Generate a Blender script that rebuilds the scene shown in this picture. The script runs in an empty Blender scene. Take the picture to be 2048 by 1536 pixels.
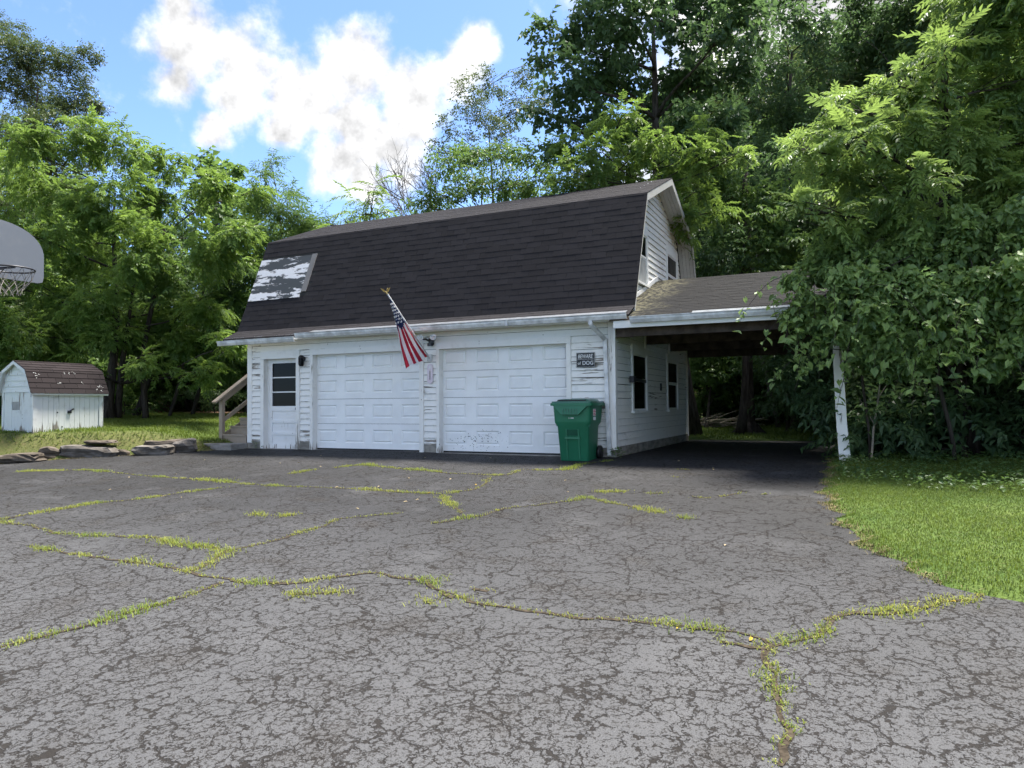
import bpy, math, random
import numpy as np
from mathutils import Vector, Matrix

# ------------------------------------------------------------------ camera, sky, sun, exposure
SC = bpy.context.scene
COL = SC.collection
CAM = np.array([3.8564, -12.4632, 0.9129])
YAW, PITCH, ROLL, FPX = -0.4416, 0.0288, -0.0075, 1448.6
def cam_axes():
    f = np.array([math.sin(YAW)*math.cos(PITCH), math.cos(YAW)*math.cos(PITCH), math.sin(PITCH)])
    r0 = np.array([math.cos(YAW), -math.sin(YAW), 0.0]); u0 = np.cross(r0, f)
    return math.cos(ROLL)*r0+math.sin(ROLL)*u0, -math.sin(ROLL)*r0+math.cos(ROLL)*u0, f
_r, _u, _f = cam_axes()
cam_data = bpy.data.cameras.new('camera'); cam = bpy.data.objects.new('camera', cam_data); COL.objects.link(cam)
cam_data.sensor_width = 36.0; cam_data.lens = FPX/2048*36.0; cam_data.clip_start = 0.05; cam_data.clip_end = 2000
cam.matrix_world = Matrix(((_r[0], _u[0], -_f[0], CAM[0]), (_r[1], _u[1], -_f[1], CAM[1]), (_r[2], _u[2], -_f[2], CAM[2]), (0, 0, 0, 1)))
SC.camera = cam

SUN_EL, SUN_AZ = math.radians(69), math.radians(28)      # azimuth from +Y towards +X: behind the garage
SUN_STRENGTH, SUN_ANGLE = 1.9, math.radians(14)
SKY_STRENGTH, EXPOSURE = 0.05, 2.95
CLOUD_VALUE = 4.4; GEN_OFFSET = (1.9, 9.4, 3.0)
CLOUDS = [[-0.6918,0.5894,0.4172,0.0587],[-0.6881,0.569,0.4503,0.0311],[-0.7124,0.5898,0.3803,0.038],[-0.6463,0.6404,0.4149,0.0587],[-0.6713,0.6413,0.3715,0.0414],[-0.6132,0.6896,0.3852,0.0621],[-0.5483,0.7244,0.4178,0.0621],[-0.5736,0.737,0.3574,0.0587],[-0.4983,0.7718,0.3951,0.0621],[-0.438,0.7943,0.4211,0.0414],[-0.64,0.6839,0.3503,0.0345],[-0.6986,0.6322,0.3351,0.0248],[-0.5931,0.7415,0.3136,0.0538],[-0.5413,0.7727,0.3315,0.0587],[-0.5698,0.7683,0.2917,0.0428],[-0.5106,0.7788,0.3643,0.0518],[-0.4153,0.7922,0.4472,0.0276]]
world = bpy.data.worlds.new('World'); SC.world = world; world.use_nodes = True
def build_world():
    nt = world.node_tree; N = nt.nodes; L = nt.links; N.clear()
    out = N.new('ShaderNodeOutputWorld'); bg = N.new('ShaderNodeBackground'); L.new(bg.outputs[0], out.inputs[0])
    bg.inputs['Strength'].default_value = SKY_STRENGTH
    sky = N.new('ShaderNodeTexSky'); sky.sky_type = 'NISHITA'; sky.sun_disc = False
    sky.sun_elevation = SUN_EL; sky.sun_rotation = SUN_AZ
    sky.air_density = 0.66; sky.dust_density = 0.4; sky.ozone_density = 5.5
    tc = N.new('ShaderNodeTexCoord')
    def vm(op, a, b=None):
        n = N.new('ShaderNodeVectorMath'); n.operation = op
        for i, v in enumerate((a, b)):
            if v is None: continue
            if hasattr(v, 'links'): L.new(v, n.inputs[i])
            else: n.inputs[i].default_value = v
        return n
    def ma(op, a, b=None, c=None):
        n = N.new('ShaderNodeMath'); n.operation = op
        for i, v in enumerate((a, b, c)):
            if v is None: continue
            if hasattr(v, 'links'): L.new(v, n.inputs[i])
            else: n.inputs[i].default_value = v
        return n.outputs[0]
    def noise(vec, scale, detail, rough=0.55):
        n = N.new('ShaderNodeTexNoise'); n.inputs['Scale'].default_value = scale; n.inputs['Detail'].default_value = detail
        n.inputs['Roughness'].default_value = rough; L.new(vec, n.inputs['Vector']); return n
    d = tc.outputs['Generated']
    n1 = noise(d, 11.0, 2)
    w1 = vm('MULTIPLY_ADD', n1.outputs['Color'], (0.05, 0.05, 0.05))
    w1.inputs[2].default_value = (-0.025, -0.025, -0.025)
    dw = vm('ADD', d, w1.outputs[0]).outputs[0]
    n2 = noise(d, 24.0, 5, 0.60)
    cov = None
    for cx, cy, cz, r in CLOUDS:
        dist = vm('DISTANCE', dw, (cx, cy, cz)).outputs['Value']
        v = ma('MULTIPLY_ADD', dist, -1.0/(r*1.04), 1.0)
        cov = v if cov is None else ma('MAXIMUM', cov, v)
    gen = noise(vm('ADD', d, GEN_OFFSET).outputs[0], 2.1, 2)
    generic = ma('MULTIPLY', ma('SUBTRACT', gen.outputs['Fac'], 0.46), 5.0)      # broken cloud over the unseen dome, its cover raised to light the front wall
    cov = ma('MAXIMUM', cov, generic)
    cov = ma('ADD', cov, ma('MULTIPLY', ma('SUBTRACT', n2.outputs['Fac'], 0.5), 1.25))
    mr = N.new('ShaderNodeMapRange'); mr.interpolation_type = 'SMOOTHSTEP'
    mr.inputs['From Min'].default_value = -0.06; mr.inputs['From Max'].default_value = 0.60; L.new(cov, mr.inputs['Value'])
    up = noise(vm('ADD', d, (0.006, 0.009, 0.024)).outputs[0], 24.0, 4, 0.60)      # lit from above: bright where the cloud thins towards the sun
    lit = ma('MULTIPLY', ma('SUBTRACT', n2.outputs['Fac'], up.outputs['Fac']), 0.9)
    lit = ma('ADD', lit, ma('MULTIPLY_ADD', cov, -0.16, 0.74))
    lit = ma('ADD', lit, ma('MULTIPLY', ma('SUBTRACT', n1.outputs['Fac'], .5), 0.35))
    lit = ma('MAXIMUM', ma('MINIMUM', lit, 1.0), 0.40)
    cb = N.new('ShaderNodeCombineColor')
    for i, k in enumerate((0.99, 0.99, 1.0)):
        L.new(ma('MULTIPLY', lit, CLOUD_VALUE*k), cb.inputs[i])
    mix = N.new('ShaderNodeMix'); mix.data_type = 'RGBA'
    L.new(mr.outputs[0], mix.inputs['Factor']); L.new(sky.outputs[0], mix.inputs['A']); L.new(cb.outputs[0], mix.inputs['B'])
    L.new(mix.outputs['Result'], bg.inputs['Color'])
build_world()
sun_data = bpy.data.lights.new('sun', 'SUN'); sun = bpy.data.objects.new('sun', sun_data); COL.objects.link(sun)
sun_data.energy = SUN_STRENGTH; sun_data.angle = SUN_ANGLE; sun_data.color = (1.0, 0.95, 0.87)
sd_ = Vector((math.sin(SUN_AZ)*math.cos(SUN_EL), math.cos(SUN_AZ)*math.cos(SUN_EL), math.sin(SUN_EL)))
sun.rotation_euler = sd_.to_track_quat('Z', 'Y').to_euler(); sun.location = (0, 0, 40)
SC.view_settings.view_transform = 'Standard'; SC.view_settings.look = 'None'; SC.view_settings.exposure = EXPOSURE
SC.view_settings.gamma = 1.0; SC.view_settings.use_curve_mapping = False
SC.render.engine = 'CYCLES'
cy = SC.cycles
cy.use_denoising = True; cy.use_adaptive_sampling = True; cy.adaptive_threshold = 0.025; cy.max_bounces = 6; cy.diffuse_bounces = 4; cy.glossy_bounces = 2; cy.transmission_bounces = 3; cy.transparent_max_bounces = 4
cy.caustics_reflective = False; cy.caustics_refractive = False; cy.sample_clamp_indirect = 4.0

# ------------------------------------------------------------------ data measured off the place (metres)
TREES = {"locust_far":{"base":[[-31.15,8.62]],"clumps":[[-32.19,8.13,17.75,1.43],[-31.05,9.19,17.72,1.09],[-30.07,9.91,17.33,1.09],[-32.67,9.35,16.63,1.73],[-29.89,9.8,15.54,1.33],[-29.26,10.9,15.71,0.62],[-29.77,6.79,13.26,1.77],[-29.7,8.74,13.68,1.64],[-33.95,8.65,19.61,1.11],[-28.95,9.77,17.89,0.6],[-32.58,9.35,12.38,2.46],[-30.61,6.89,9.14,2.24],[-28.04,9.56,12.97,1.4],[-28.48,8.45,10.39,1.82],[-33.58,7.15,16.66,1.89],[-34.0,7.2,13.17,2.13]]},"walnut_left":{"base":[[-15.29,1.18],[-15.3,1.5]],"clumps":[[-15.86,-1.05,7.87,0.85],[-15.08,0.04,8.1,0.81],[-14.16,0.7,8.09,0.68],[-14.8,2.64,8.44,0.75],[-17.6,0.81,7.49,1.25],[-14.14,0.33,6.62,1.14],[-14.49,2.4,7.05,1.11],[-11.54,1.48,6.58,0.73],[-11.78,3.05,7.09,0.5],[-10.99,1.73,5.69,0.67],[-15.52,-0.85,5.44,1.17],[-16.75,1.64,5.79,1.35],[-13.28,0.96,5.17,1.22],[-11.95,1.61,5.03,0.95],[-12.77,3.93,5.23,0.49],[-18.14,1.03,4.31,1.27],[-14.77,0.58,3.73,1.03],[-15.14,2.78,3.87,1.14],[-12.69,2.45,3.68,0.85],[-17.01,0.93,2.9,0.8],[-16.72,-0.62,3.03,0.94],[-16.06,2.31,2.81,0.76],[-13.76,2.51,2.73,0.73],[-20.15,0.29,8.32,1.21],[-20.08,0.15,5.69,1.35],[-17.78,-0.8,3.35,1.1],[-16.76,-0.06,2.19,0.69],[-14.91,0.13,2.0,0.56],[-13.16,0.89,1.98,0.6],[-11.74,1.28,1.83,0.55],[-14.57,0.74,2.91,0.75],[-13.91,2.13,2.71,0.72],[-10.92,1.43,2.53,0.59],[-17.13,0.85,3.48,0.87]]},"understory_left":{"base":[[-15.91,2.54]],"clumps":[[-15.06,2.9,2.66,0.84],[-13.89,3.36,2.64,0.83],[-14.39,4.79,3.4,0.81],[-15.83,2.98,3.63,0.93],[-13.06,3.72,4.15,0.61],[-13.76,4.01,2.06,0.62],[-17.17,3.13,2.12,0.64],[-12.31,3.19,5.06,0.44]]},"sycamore":{"base":[[-17.71,7.23]],"clumps":[[-18.66,8.04,10.51,0.59],[-15.89,6.23,9.36,0.49],[-18.65,7.32,9.61,0.77],[-18.2,7.87,9.12,0.97],[-15.78,6.31,7.86,0.88],[-18.43,7.61,7.92,1.15],[-17.96,6.37,9.81,0.46]]},"willow":{"base":[[-13.37,5.96]],"clumps":[[-13.64,5.77,9.15,0.33],[-12.87,4.65,8.21,0.44],[-12.88,4.77,7.61,0.63],[-12.61,5.25,7.38,0.61],[-13.53,6.84,8.41,0.31],[-12.1,5.56,6.9,0.56],[-13.54,6.37,6.74,0.85],[-14.53,6.35,7.19,0.86],[-12.75,7.21,7.36,0.35],[-13.3,5.42,5.7,0.82],[-13.77,5.24,5.05,0.65],[-12.32,6.33,6.69,0.46],[-14.66,5.9,6.25,0.68]]},"ailanthus":{"base":[[-9.39,5.63]],"clumps":[[-8.75,4.85,7.26,0.32],[-9.63,5.85,7.23,0.53],[-10.09,5.75,6.95,0.44],[-9.35,6.24,6.97,0.47],[-9.45,4.39,6.33,0.23],[-9.09,6.55,7.1,0.28],[-9.92,4.3,6.21,0.37]]},"locust_thin":{"base":[[-9.71,14.33]],"clumps":[[-10.26,13.13,13.55,0.81],[-9.6,14.31,14.52,0.84],[-8.83,15.67,15.25,0.75],[-9.73,13.41,12.53,1.02],[-9.16,15.58,13.64,1.08],[-11.05,13.47,12.36,0.62],[-7.47,14.36,13.29,0.91],[-11.1,12.73,11.29,0.51],[-8.79,13.34,11.53,1.0],[-9.93,12.49,11.03,0.79]]},"boxelder":{"base":[[-7.05,7.84]],"clumps":[[-7.16,6.38,8.27,0.53],[-7.16,8.15,9.05,0.68],[-6.67,9.39,9.44,0.76],[-7.6,6.24,7.45,0.58],[-6.48,6.4,7.34,0.75],[-6.75,9.35,8.34,0.84],[-5.3,8.55,8.0,0.67],[-4.99,8.25,8.66,0.6],[-8.15,6.25,7.03,0.34],[-4.73,9.03,7.48,0.64],[-8.44,8.06,7.21,0.66]]},"maple_tall":{"base":[[-0.53,8.71]],"clumps":[[-3.66,6.68,11.68,0.65],[-2.77,6.95,11.88,1.0],[-1.22,6.08,11.1,1.06],[-0.86,10.01,12.75,1.33],[0.95,7.01,10.9,0.99],[1.58,9.33,11.71,0.65],[-4.79,7.85,11.47,0.43],[-3.04,5.6,9.65,0.74],[-2.72,8.38,10.72,1.06],[-1.64,9.85,10.94,1.1],[-0.12,9.17,10.37,1.04],[0.87,10.32,10.79,0.84],[-3.44,5.33,8.74,0.47],[-3.04,6.97,8.98,0.64],[-3.22,5.65,7.93,0.38],[-2.26,9.14,9.53,0.77],[-0.52,7.55,8.53,0.77],[0.51,8.73,8.91,0.79],[-3.33,9.14,14.85,1.43],[-1.19,9.51,14.63,1.7],[0.56,10.88,14.76,1.42],[-1.72,7.49,14.81,1.29],[-0.18,8.36,15.18,1.3]]},"walnut_center":{"base":[[-0.41,5.45]],"clumps":[[-2.26,4.41,7.44,0.47],[-1.12,4.27,7.75,0.46],[-1.38,3.68,6.82,0.61],[-0.6,4.34,7.14,0.54],[0.14,4.01,7.14,0.34],[-2.1,3.58,6.42,0.47],[-1.5,5.48,6.88,0.71],[-0.55,5.85,7.04,0.64],[0.55,5.46,7.57,0.37],[1.03,5.37,7.03,0.36],[0.66,4.78,6.66,0.53],[1.5,4.52,6.57,0.28],[-2.33,3.21,6.11,0.33],[0.33,5.82,6.21,0.5],[0.74,6.25,5.75,0.43],[0.3,4.72,5.26,0.47],[-1.93,4.75,6.42,0.5],[-0.8,5.27,6.15,0.63],[-0.21,5.37,4.97,0.56]]},"maple_low":{"base":[[0.92,8.84]],"clumps":[[0.38,8.33,5.16,0.51],[1.12,8.92,5.41,0.54],[1.98,8.29,5.06,0.54],[0.03,8.29,4.62,0.37],[2.43,8.27,5.29,0.48],[1.59,8.4,5.96,0.62],[0.61,8.69,6.13,0.64],[0.87,8.65,4.6,0.56],[1.92,8.1,4.22,0.54],[0.17,8.91,6.97,0.73],[1.31,8.67,6.9,0.77],[2.21,8.92,6.57,0.7]]},"oak_back":{"base":[[2.14,14.4]],"clumps":[[1.94,11.75,13.09,0.72],[3.09,14.63,13.86,0.78],[1.38,12.58,11.94,0.75],[2.89,15.13,12.7,0.89],[1.73,13.72,10.79,1.03],[3.08,15.9,11.34,1.0],[0.71,14.04,11.26,0.97],[1.75,15.24,9.87,1.17],[0.52,12.69,8.93,1.01],[1.3,14.39,8.43,1.06],[2.38,15.06,16.41,1.43],[3.54,16.22,9.72,1.09],[2.93,13.88,7.73,1.18]]},"ash_back":{"base":[[3.89,16.34]],"clumps":[[3.8,17.33,15.55,0.76],[4.99,18.03,15.02,1.14],[6.31,17.85,15.01,1.11],[4.98,18.54,13.7,0.96],[7.44,19.57,15.18,1.54],[3.35,15.65,16.47,1.08],[5.14,16.55,16.49,1.44],[6.76,15.74,15.44,1.53],[6.14,18.5,12.68,1.32],[8.8,20.15,14.37,1.72],[4.86,16.37,10.64,1.25],[7.24,18.43,11.13,1.66]]},"walnut_right":{"base":[[5.51,1.38]],"clumps":[[5.82,1.34,7.05,0.57],[6.34,1.6,7.13,0.57],[5.24,0.24,6.19,0.3],[4.89,1.01,6.44,0.26],[4.5,0.53,5.99,0.34],[4.07,0.46,5.89,0.34],[3.74,-0.06,5.55,0.25],[5.05,0.86,5.85,0.5],[5.74,1.41,6.02,0.62],[6.37,1.5,6.01,0.65],[3.43,0.26,5.27,0.34],[3.94,-0.56,4.84,0.39],[4.56,-0.06,4.9,0.55],[5.29,0.72,4.96,0.63],[6.06,1.4,5.05,0.73],[3.19,-0.61,4.79,0.2],[3.42,0.23,4.61,0.41],[4.0,0.42,4.42,0.5],[4.67,-0.17,4.09,0.56],[5.5,0.89,4.26,0.67],[6.14,0.82,4.07,0.69],[3.17,-0.85,3.84,0.23],[3.5,-0.56,3.68,0.32],[4.12,0.02,3.66,0.43],[5.63,0.53,3.45,0.46],[6.19,0.81,3.37,0.53],[5.06,0.03,3.56,0.41],[5.9,1.11,2.99,0.4],[6.3,1.18,2.65,0.43],[6.95,1.72,6.39,0.8],[6.99,1.75,5.1,0.88],[6.28,0.79,7.61,0.77],[5.65,1.51,7.93,0.58],[6.88,0.72,7.18,0.82]]}}
VINE = [[3.04,-0.75,2.74,0.2],[3.41,-0.18,3.03,0.33],[3.83,-0.14,3.15,0.37],[4.32,-0.11,3.19,0.38],[4.85,-0.07,3.26,0.41],[5.37,-0.05,3.28,0.46],[5.92,-0.03,3.3,0.47],[3.24,-0.72,2.35,0.26],[3.69,-0.69,2.47,0.37],[4.22,-0.66,2.51,0.44],[4.79,-0.63,2.54,0.44],[5.34,-0.61,2.57,0.49],[5.87,-0.61,2.53,0.51],[2.99,-0.74,2.25,0.14],[3.48,-0.69,2.03,0.24],[4.01,-0.66,2.01,0.43],[4.6,-0.62,1.95,0.45],[5.15,-0.61,1.99,0.42],[5.74,-0.6,1.96,0.45],[3.39,-0.69,1.74,0.13],[4.27,-0.63,1.52,0.35],[4.71,-0.61,1.48,0.3],[3.97,-0.65,1.57,0.25],[5.73,-0.59,1.51,0.27],[5.09,-0.6,1.64,0.21],[6.39,-0.02,3.04,0.56],[6.25,-0.61,2.13,0.54]]
UNDER = [[4.1,1.81,1.04,0.44],[4.57,1.82,0.95,0.48],[5.1,1.85,0.94,0.51],[5.66,1.67,1.02,0.5],[6.16,1.35,1.09,0.48],[4.26,2.13,0.32,0.36],[4.81,2.17,0.42,0.44],[5.32,1.97,0.34,0.43],[5.84,1.55,0.45,0.45],[6.16,1.04,0.31,0.46],[5.93,0.5,-0.04,0.22],[3.94,2.63,0.77,0.38],[3.97,2.61,1.89,0.56],[4.63,2.7,1.87,0.65],[5.42,2.63,1.93,0.72],[6.14,2.42,1.97,0.69],[5.92,2.84,2.73,0.81],[4.98,2.84,2.7,0.74],[4.15,2.67,2.64,0.56],[6.5,1.39,1.24,0.63],[6.41,0.71,0.33,0.45],[3.78,2.98,1.15,0.29]]
BACKS = [[-0.91,15.12,2.25,1.02],[-1.4,14.86,2.91,0.84],[-0.3,16.51,2.58,0.77],[-0.85,16.29,1.23,0.77],[-1.63,15.92,1.24,0.68],[1.41,10.69,1.91,0.76],[2.18,9.94,2.15,0.72],[1.9,9.84,1.14,0.65],[2.81,8.05,1.38,0.66],[3.32,7.17,1.97,0.62],[3.19,7.14,0.73,0.5],[-0.05,18.87,1.45,0.83],[-0.39,18.65,3.32,0.83],[1.51,12.92,2.83,0.83],[2.77,9.1,2.5,0.69],[2.35,11.18,0.54,0.46],[3.53,6.22,0.27,0.35]]
CRACKS = [[[-10.0,-4.26],[-9.3,-4.02],[-8.8,-3.84],[-7.83,-3.93],[-6.92,-4.02],[-5.9,-4.11],[-5.1,-4.17],[-4.5,-4.27],[-3.67,-4.34],[-2.79,-4.34],[-2.15,-4.29],[-1.66,-4.32],[-1.28,-4.3]],[[-4.86,-5.51],[-4.82,-5.2],[-4.7,-4.9],[-4.56,-4.68]],[[-5.1,-5.97],[-4.96,-5.74]],[[-5.27,-6.13],[-5.24,-6.49],[-5.26,-6.9],[-5.26,-7.21],[-5.34,-7.48]],[[-5.38,-7.4],[-5.12,-7.38],[-4.45,-7.39],[-3.94,-7.52],[-3.71,-7.5],[-3.35,-7.5],[-3.01,-7.44],[-2.52,-7.37],[-2.23,-7.48],[-2.0,-7.53],[-1.74,-7.51],[-1.38,-7.53],[-1.27,-7.37],[-1.23,-7.11],[-1.22,-6.81],[-1.19,-6.56],[-1.2,-6.31],[-1.29,-6.13],[-1.15,-5.95],[-0.79,-5.61]],[[-1.38,-7.53],[-1.23,-7.81],[-1.14,-8.04],[-1.11,-8.18],[-1.36,-8.14],[-1.58,-8.09]],[[-1.78,-8.1],[-1.96,-8.11]],[[-2.26,-8.11],[-2.64,-8.11]],[[-1.11,-8.18],[-0.88,-8.23],[-0.64,-8.26],[-0.45,-8.28],[-0.21,-8.25]],[[-0.54,-8.35],[-0.56,-8.6],[-0.56,-8.85],[-0.59,-9.07],[-0.64,-9.17],[-0.64,-9.34],[-0.71,-9.49],[-0.76,-9.64],[-0.81,-9.81],[-0.86,-9.95]],[[-0.21,-8.25],[0.05,-8.13],[0.18,-7.97],[0.32,-7.78],[0.4,-7.72],[0.6,-7.79],[0.9,-7.74]],[[1.18,-7.98],[1.32,-8.01]],[[1.77,-8.09],[1.9,-8.08],[2.04,-8.09]],[[2.12,-8.1],[2.19,-8.1],[2.34,-8.08]],[[2.5,-8.04],[2.69,-8.03],[2.78,-8.02]],[[2.89,-8.02],[2.93,-8.03],[3.12,-8.02],[3.27,-8.06],[3.4,-8.16]],[[3.14,-8.22],[3.25,-8.22],[3.4,-8.2],[3.48,-8.09],[3.57,-7.98],[3.65,-7.91]],[[3.7,-7.62],[3.72,-7.54],[3.85,-7.41]],[[3.93,-7.4],[4.1,-7.31],[4.24,-7.17],[4.36,-7.0],[4.51,-6.93],[4.61,-6.74]],[[3.4,-8.16],[3.41,-8.32],[3.44,-8.47],[3.46,-8.67],[3.48,-8.75],[3.53,-8.86],[3.56,-9.01],[3.58,-9.13],[3.56,-9.21],[3.55,-9.28],[3.56,-9.43]],[[-4.51,-3.31],[-4.45,-2.81]],[[-4.22,-2.57],[-4.16,-2.36],[-3.94,-2.04],[-3.45,-2.19],[-3.03,-2.29],[-2.43,-2.33],[-1.96,-2.57],[-1.48,-2.57],[-1.13,-2.59],[-0.94,-2.43],[-1.0,-1.88],[-0.73,-1.87],[-0.26,-1.7],[-0.29,-1.09],[0.06,-0.48]],[[-1.09,-2.79],[-0.85,-3.46],[-0.82,-3.8],[-0.89,-3.99],[-1.01,-4.19]],[[-1.32,-4.27],[-1.05,-4.28],[-0.69,-4.74],[-0.37,-5.11],[-0.13,-5.35]],[[-0.16,-5.94],[-0.06,-5.72],[0.04,-5.52],[0.15,-5.41],[0.15,-5.14],[0.24,-4.9],[0.44,-4.68],[0.6,-4.47],[0.73,-4.29],[0.86,-3.97],[1.18,-4.2],[1.45,-4.32],[1.67,-4.44],[1.94,-4.63]],[[2.17,-4.82],[2.3,-4.88]],[[0.86,-3.59],[1.2,-3.46]],[[1.54,-3.52],[1.65,-3.45]],[[2.06,-3.59],[2.27,-3.61]],[[2.37,-3.47],[2.58,-3.19]],[[2.83,-3.23],[2.89,-3.22]],[[1.39,-1.26],[1.62,-1.38]],[[1.53,-2.14],[1.61,-2.12]],[[-2.56,-6.08],[-2.26,-6.14]],[[-2.1,-6.09],[-1.92,-6.04]],[[0.16,-8.41],[0.34,-8.3],[0.53,-8.23]],[[1.34,-7.8],[1.47,-7.8]],[[1.16,-8.19],[1.24,-8.19]],[[0.9,-7.74],[1.17,-7.96],[1.39,-8.03],[1.58,-8.07],[1.77,-8.09]],[[2.04,-8.09],[2.12,-8.1]],[[2.34,-8.08],[2.5,-8.04]],[[2.78,-8.02],[2.89,-8.02]],[[3.65,-7.91],[3.68,-7.73],[3.72,-7.57]],[[3.85,-7.41],[3.93,-7.4]],[[-1.66,-4.32],[-1.32,-4.27]],[[-4.96,-5.74],[-4.86,-5.51]],[[-5.27,-6.13],[-5.1,-5.97]],[[-2.64,-8.11],[-3.09,-8.08],[-3.51,-8.01]],[[-1.58,-8.09],[-1.78,-8.1]],[[-1.96,-8.11],[-2.26,-8.11]]]

# ------------------------------------------------------------------ helpers
rng = np.random.default_rng(11); random.seed(11)
def tag(o, label=None, cat=None, group=None, kind=None):
    if label: o['label'] = label
    if cat: o['category'] = cat
    if group: o['group'] = group
    if kind: o['kind'] = kind
    return o
def link(name, data, mat=None, parent=None, loc=(0, 0, 0), rot=None):
    o = bpy.data.objects.new(name, data); COL.objects.link(o)
    if mat is not None and data is not None and len(data.materials) == 0: data.materials.append(mat)
    o.location = loc
    if rot is not None: o.rotation_euler = rot
    if parent is not None: o.parent = parent
    return o
def empty(name, loc=(0, 0, 0), rotz=0.0):
    o = bpy.data.objects.new(name, None); COL.objects.link(o); o.location = loc; o.rotation_euler = (0, 0, rotz); o.empty_display_size = 0.2
    return o
def fast(name, V, F, tint=None, smooth=False, uv=None):
    """mesh from numpy arrays; F is (n,3) or (n,4)"""
    V = np.asarray(V, np.float32); F = np.asarray(F, np.int32); k = F.shape[1]
    me = bpy.data.meshes.new(name)
    me.vertices.add(len(V)); me.vertices.foreach_set('co', V.ravel())
    me.loops.add(F.size); me.loops.foreach_set('vertex_index', F.ravel())
    me.polygons.add(len(F)); me.polygons.foreach_set('loop_start', np.arange(0, F.size, k, dtype=np.int32))
    me.polygons.foreach_set('use_smooth', np.full(len(F), bool(smooth)))
    if tint is not None:
        a = me.attributes.new('tint', 'FLOAT', 'POINT'); a.data.foreach_set('value', np.asarray(tint, np.float32))
    me.update(calc_edges=True); me.validate()
    return me
class MB:
    def __init__(s): s.v = []; s.f = []; s.m = []
    def add(s, vs, fs, m=0):
        b = len(s.v); s.v += [tuple(map(float, q)) for q in vs]; s.f += [tuple(b+i for i in q) for q in fs]; s.m += [m]*len(fs); return s
    def box(s, x0, x1, y0, y1, z0, z1, m=0):
        return s.add([(x0,y0,z0),(x1,y0,z0),(x1,y1,z0),(x0,y1,z0),(x0,y0,z1),(x1,y0,z1),(x1,y1,z1),(x0,y1,z1)],
                     [(0,3,2,1),(4,5,6,7),(0,1,5,4),(1,2,6,5),(2,3,7,6),(3,0,4,7)], m)
    def prism(s, poly, a, b, axis=0, m=0):
        """poly: 2-D outline; extruded along axis from a to b (axis 0: poly is y,z; 1: x,z; 2: x,y)"""
        def P(q, t): return (t, q[0], q[1]) if axis == 0 else (q[0], t, q[1]) if axis == 1 else (q[0], q[1], t)
        n = len(poly); vs = [P(q, a) for q in poly]+[P(q, b) for q in poly]
        fs = [tuple(range(n))[::-1], tuple(range(n, 2*n))]+[(i, (i+1) % n, n+(i+1) % n, n+i) for i in range(n)]
        return s.add(vs, fs, m)
    def bar(s, p, q, w, h, up=(0, 0, 1), m=0):
        p = Vector(p); q = Vector(q); d = (q-p).normalized(); u = Vector(up); sd = d.cross(u)
        if sd.length < 1e-4: u = Vector((0, 1, 0)); sd = d.cross(u)
        sd.normalize(); u = sd.cross(d); vs = []
        for c in (p, q):
            for a, b in ((-1, -1), (1, -1), (1, 1), (-1, 1)): vs.append(c+sd*(a*w/2)+u*(b*h/2))
        return s.add(vs, [(0,1,2,3),(7,6,5,4),(0,4,5,1),(1,5,6,2),(2,6,7,3),(3,7,4,0)], m)
    def tube(s, pts, rad, n=8, m=0):
        pts = [Vector(p) for p in pts]; R = rad if hasattr(rad, '__len__') else [rad]*len(pts); rings = []
        ref = Vector((0.31, 0.17, 0.93))
        for i, p in enumerate(pts):
            d = (pts[min(i+1, len(pts)-1)]-pts[max(i-1, 0)]).normalized()
            a = d.cross(ref)
            if a.length < .05: a = d.cross(Vector((1, 0, 0)))
            a.normalize(); b = d.cross(a)
            rings.append([p+(a*math.cos(t*2*math.pi/n)+b*math.sin(t*2*math.pi/n))*R[i] for t in range(n)])
        vs = [q for r in rings for q in r]; fs = []
        for i in range(len(pts)-1):
            for t in range(n): fs.append((i*n+t, i*n+(t+1) % n, (i+1)*n+(t+1) % n, (i+1)*n+t))
        fs += [tuple(range(n))[::-1], tuple((len(pts)-1)*n+t for t in range(n))]
        return s.add(vs, fs, m)
    def lathe(s, prof, n=16, c=(0, 0, 0), axis=2, m=0):
        vs = []; fs = []
        for r, z in prof:
            for t in range(n):
                a = 2*math.pi*t/n; x, y = r*math.cos(a), r*math.sin(a)
                q = (x, y, z) if axis == 2 else (x, z, y) if axis == 1 else (z, x, y)
                vs.append((q[0]+c[0], q[1]+c[1], q[2]+c[2]))
        for i in range(len(prof)-1):
            for t in range(n): fs.append((i*n+t, i*n+(t+1) % n, (i+1)*n+(t+1) % n, (i+1)*n+t))
        fs += [tuple(range(n))[::-1], tuple((len(prof)-1)*n+t for t in range(n))]
        return s.add(vs, fs, m)
    def mesh(s, name, mats=None, smooth=False):
        me = bpy.data.meshes.new(name); me.from_pydata(s.v, [], s.f)
        if mats:
            for q in (mats if isinstance(mats, (list, tuple)) else [mats]): me.materials.append(q)
        if any(s.m): me.polygons.foreach_set('material_index', s.m)
        if smooth: me.polygons.foreach_set('use_smooth', [True]*len(s.f))
        me.update(); return me
    def obj(s, name, mats, parent=None, smooth=False, loc=(0, 0, 0), bevel=0.0):
        o = link(name, s.mesh(name, mats, smooth), None, parent, loc)
        if bevel:
            b = o.modifiers.new('bevel', 'BEVEL'); b.width = bevel; b.segments = 2; b.limit_method = 'ANGLE'
        return o

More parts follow.
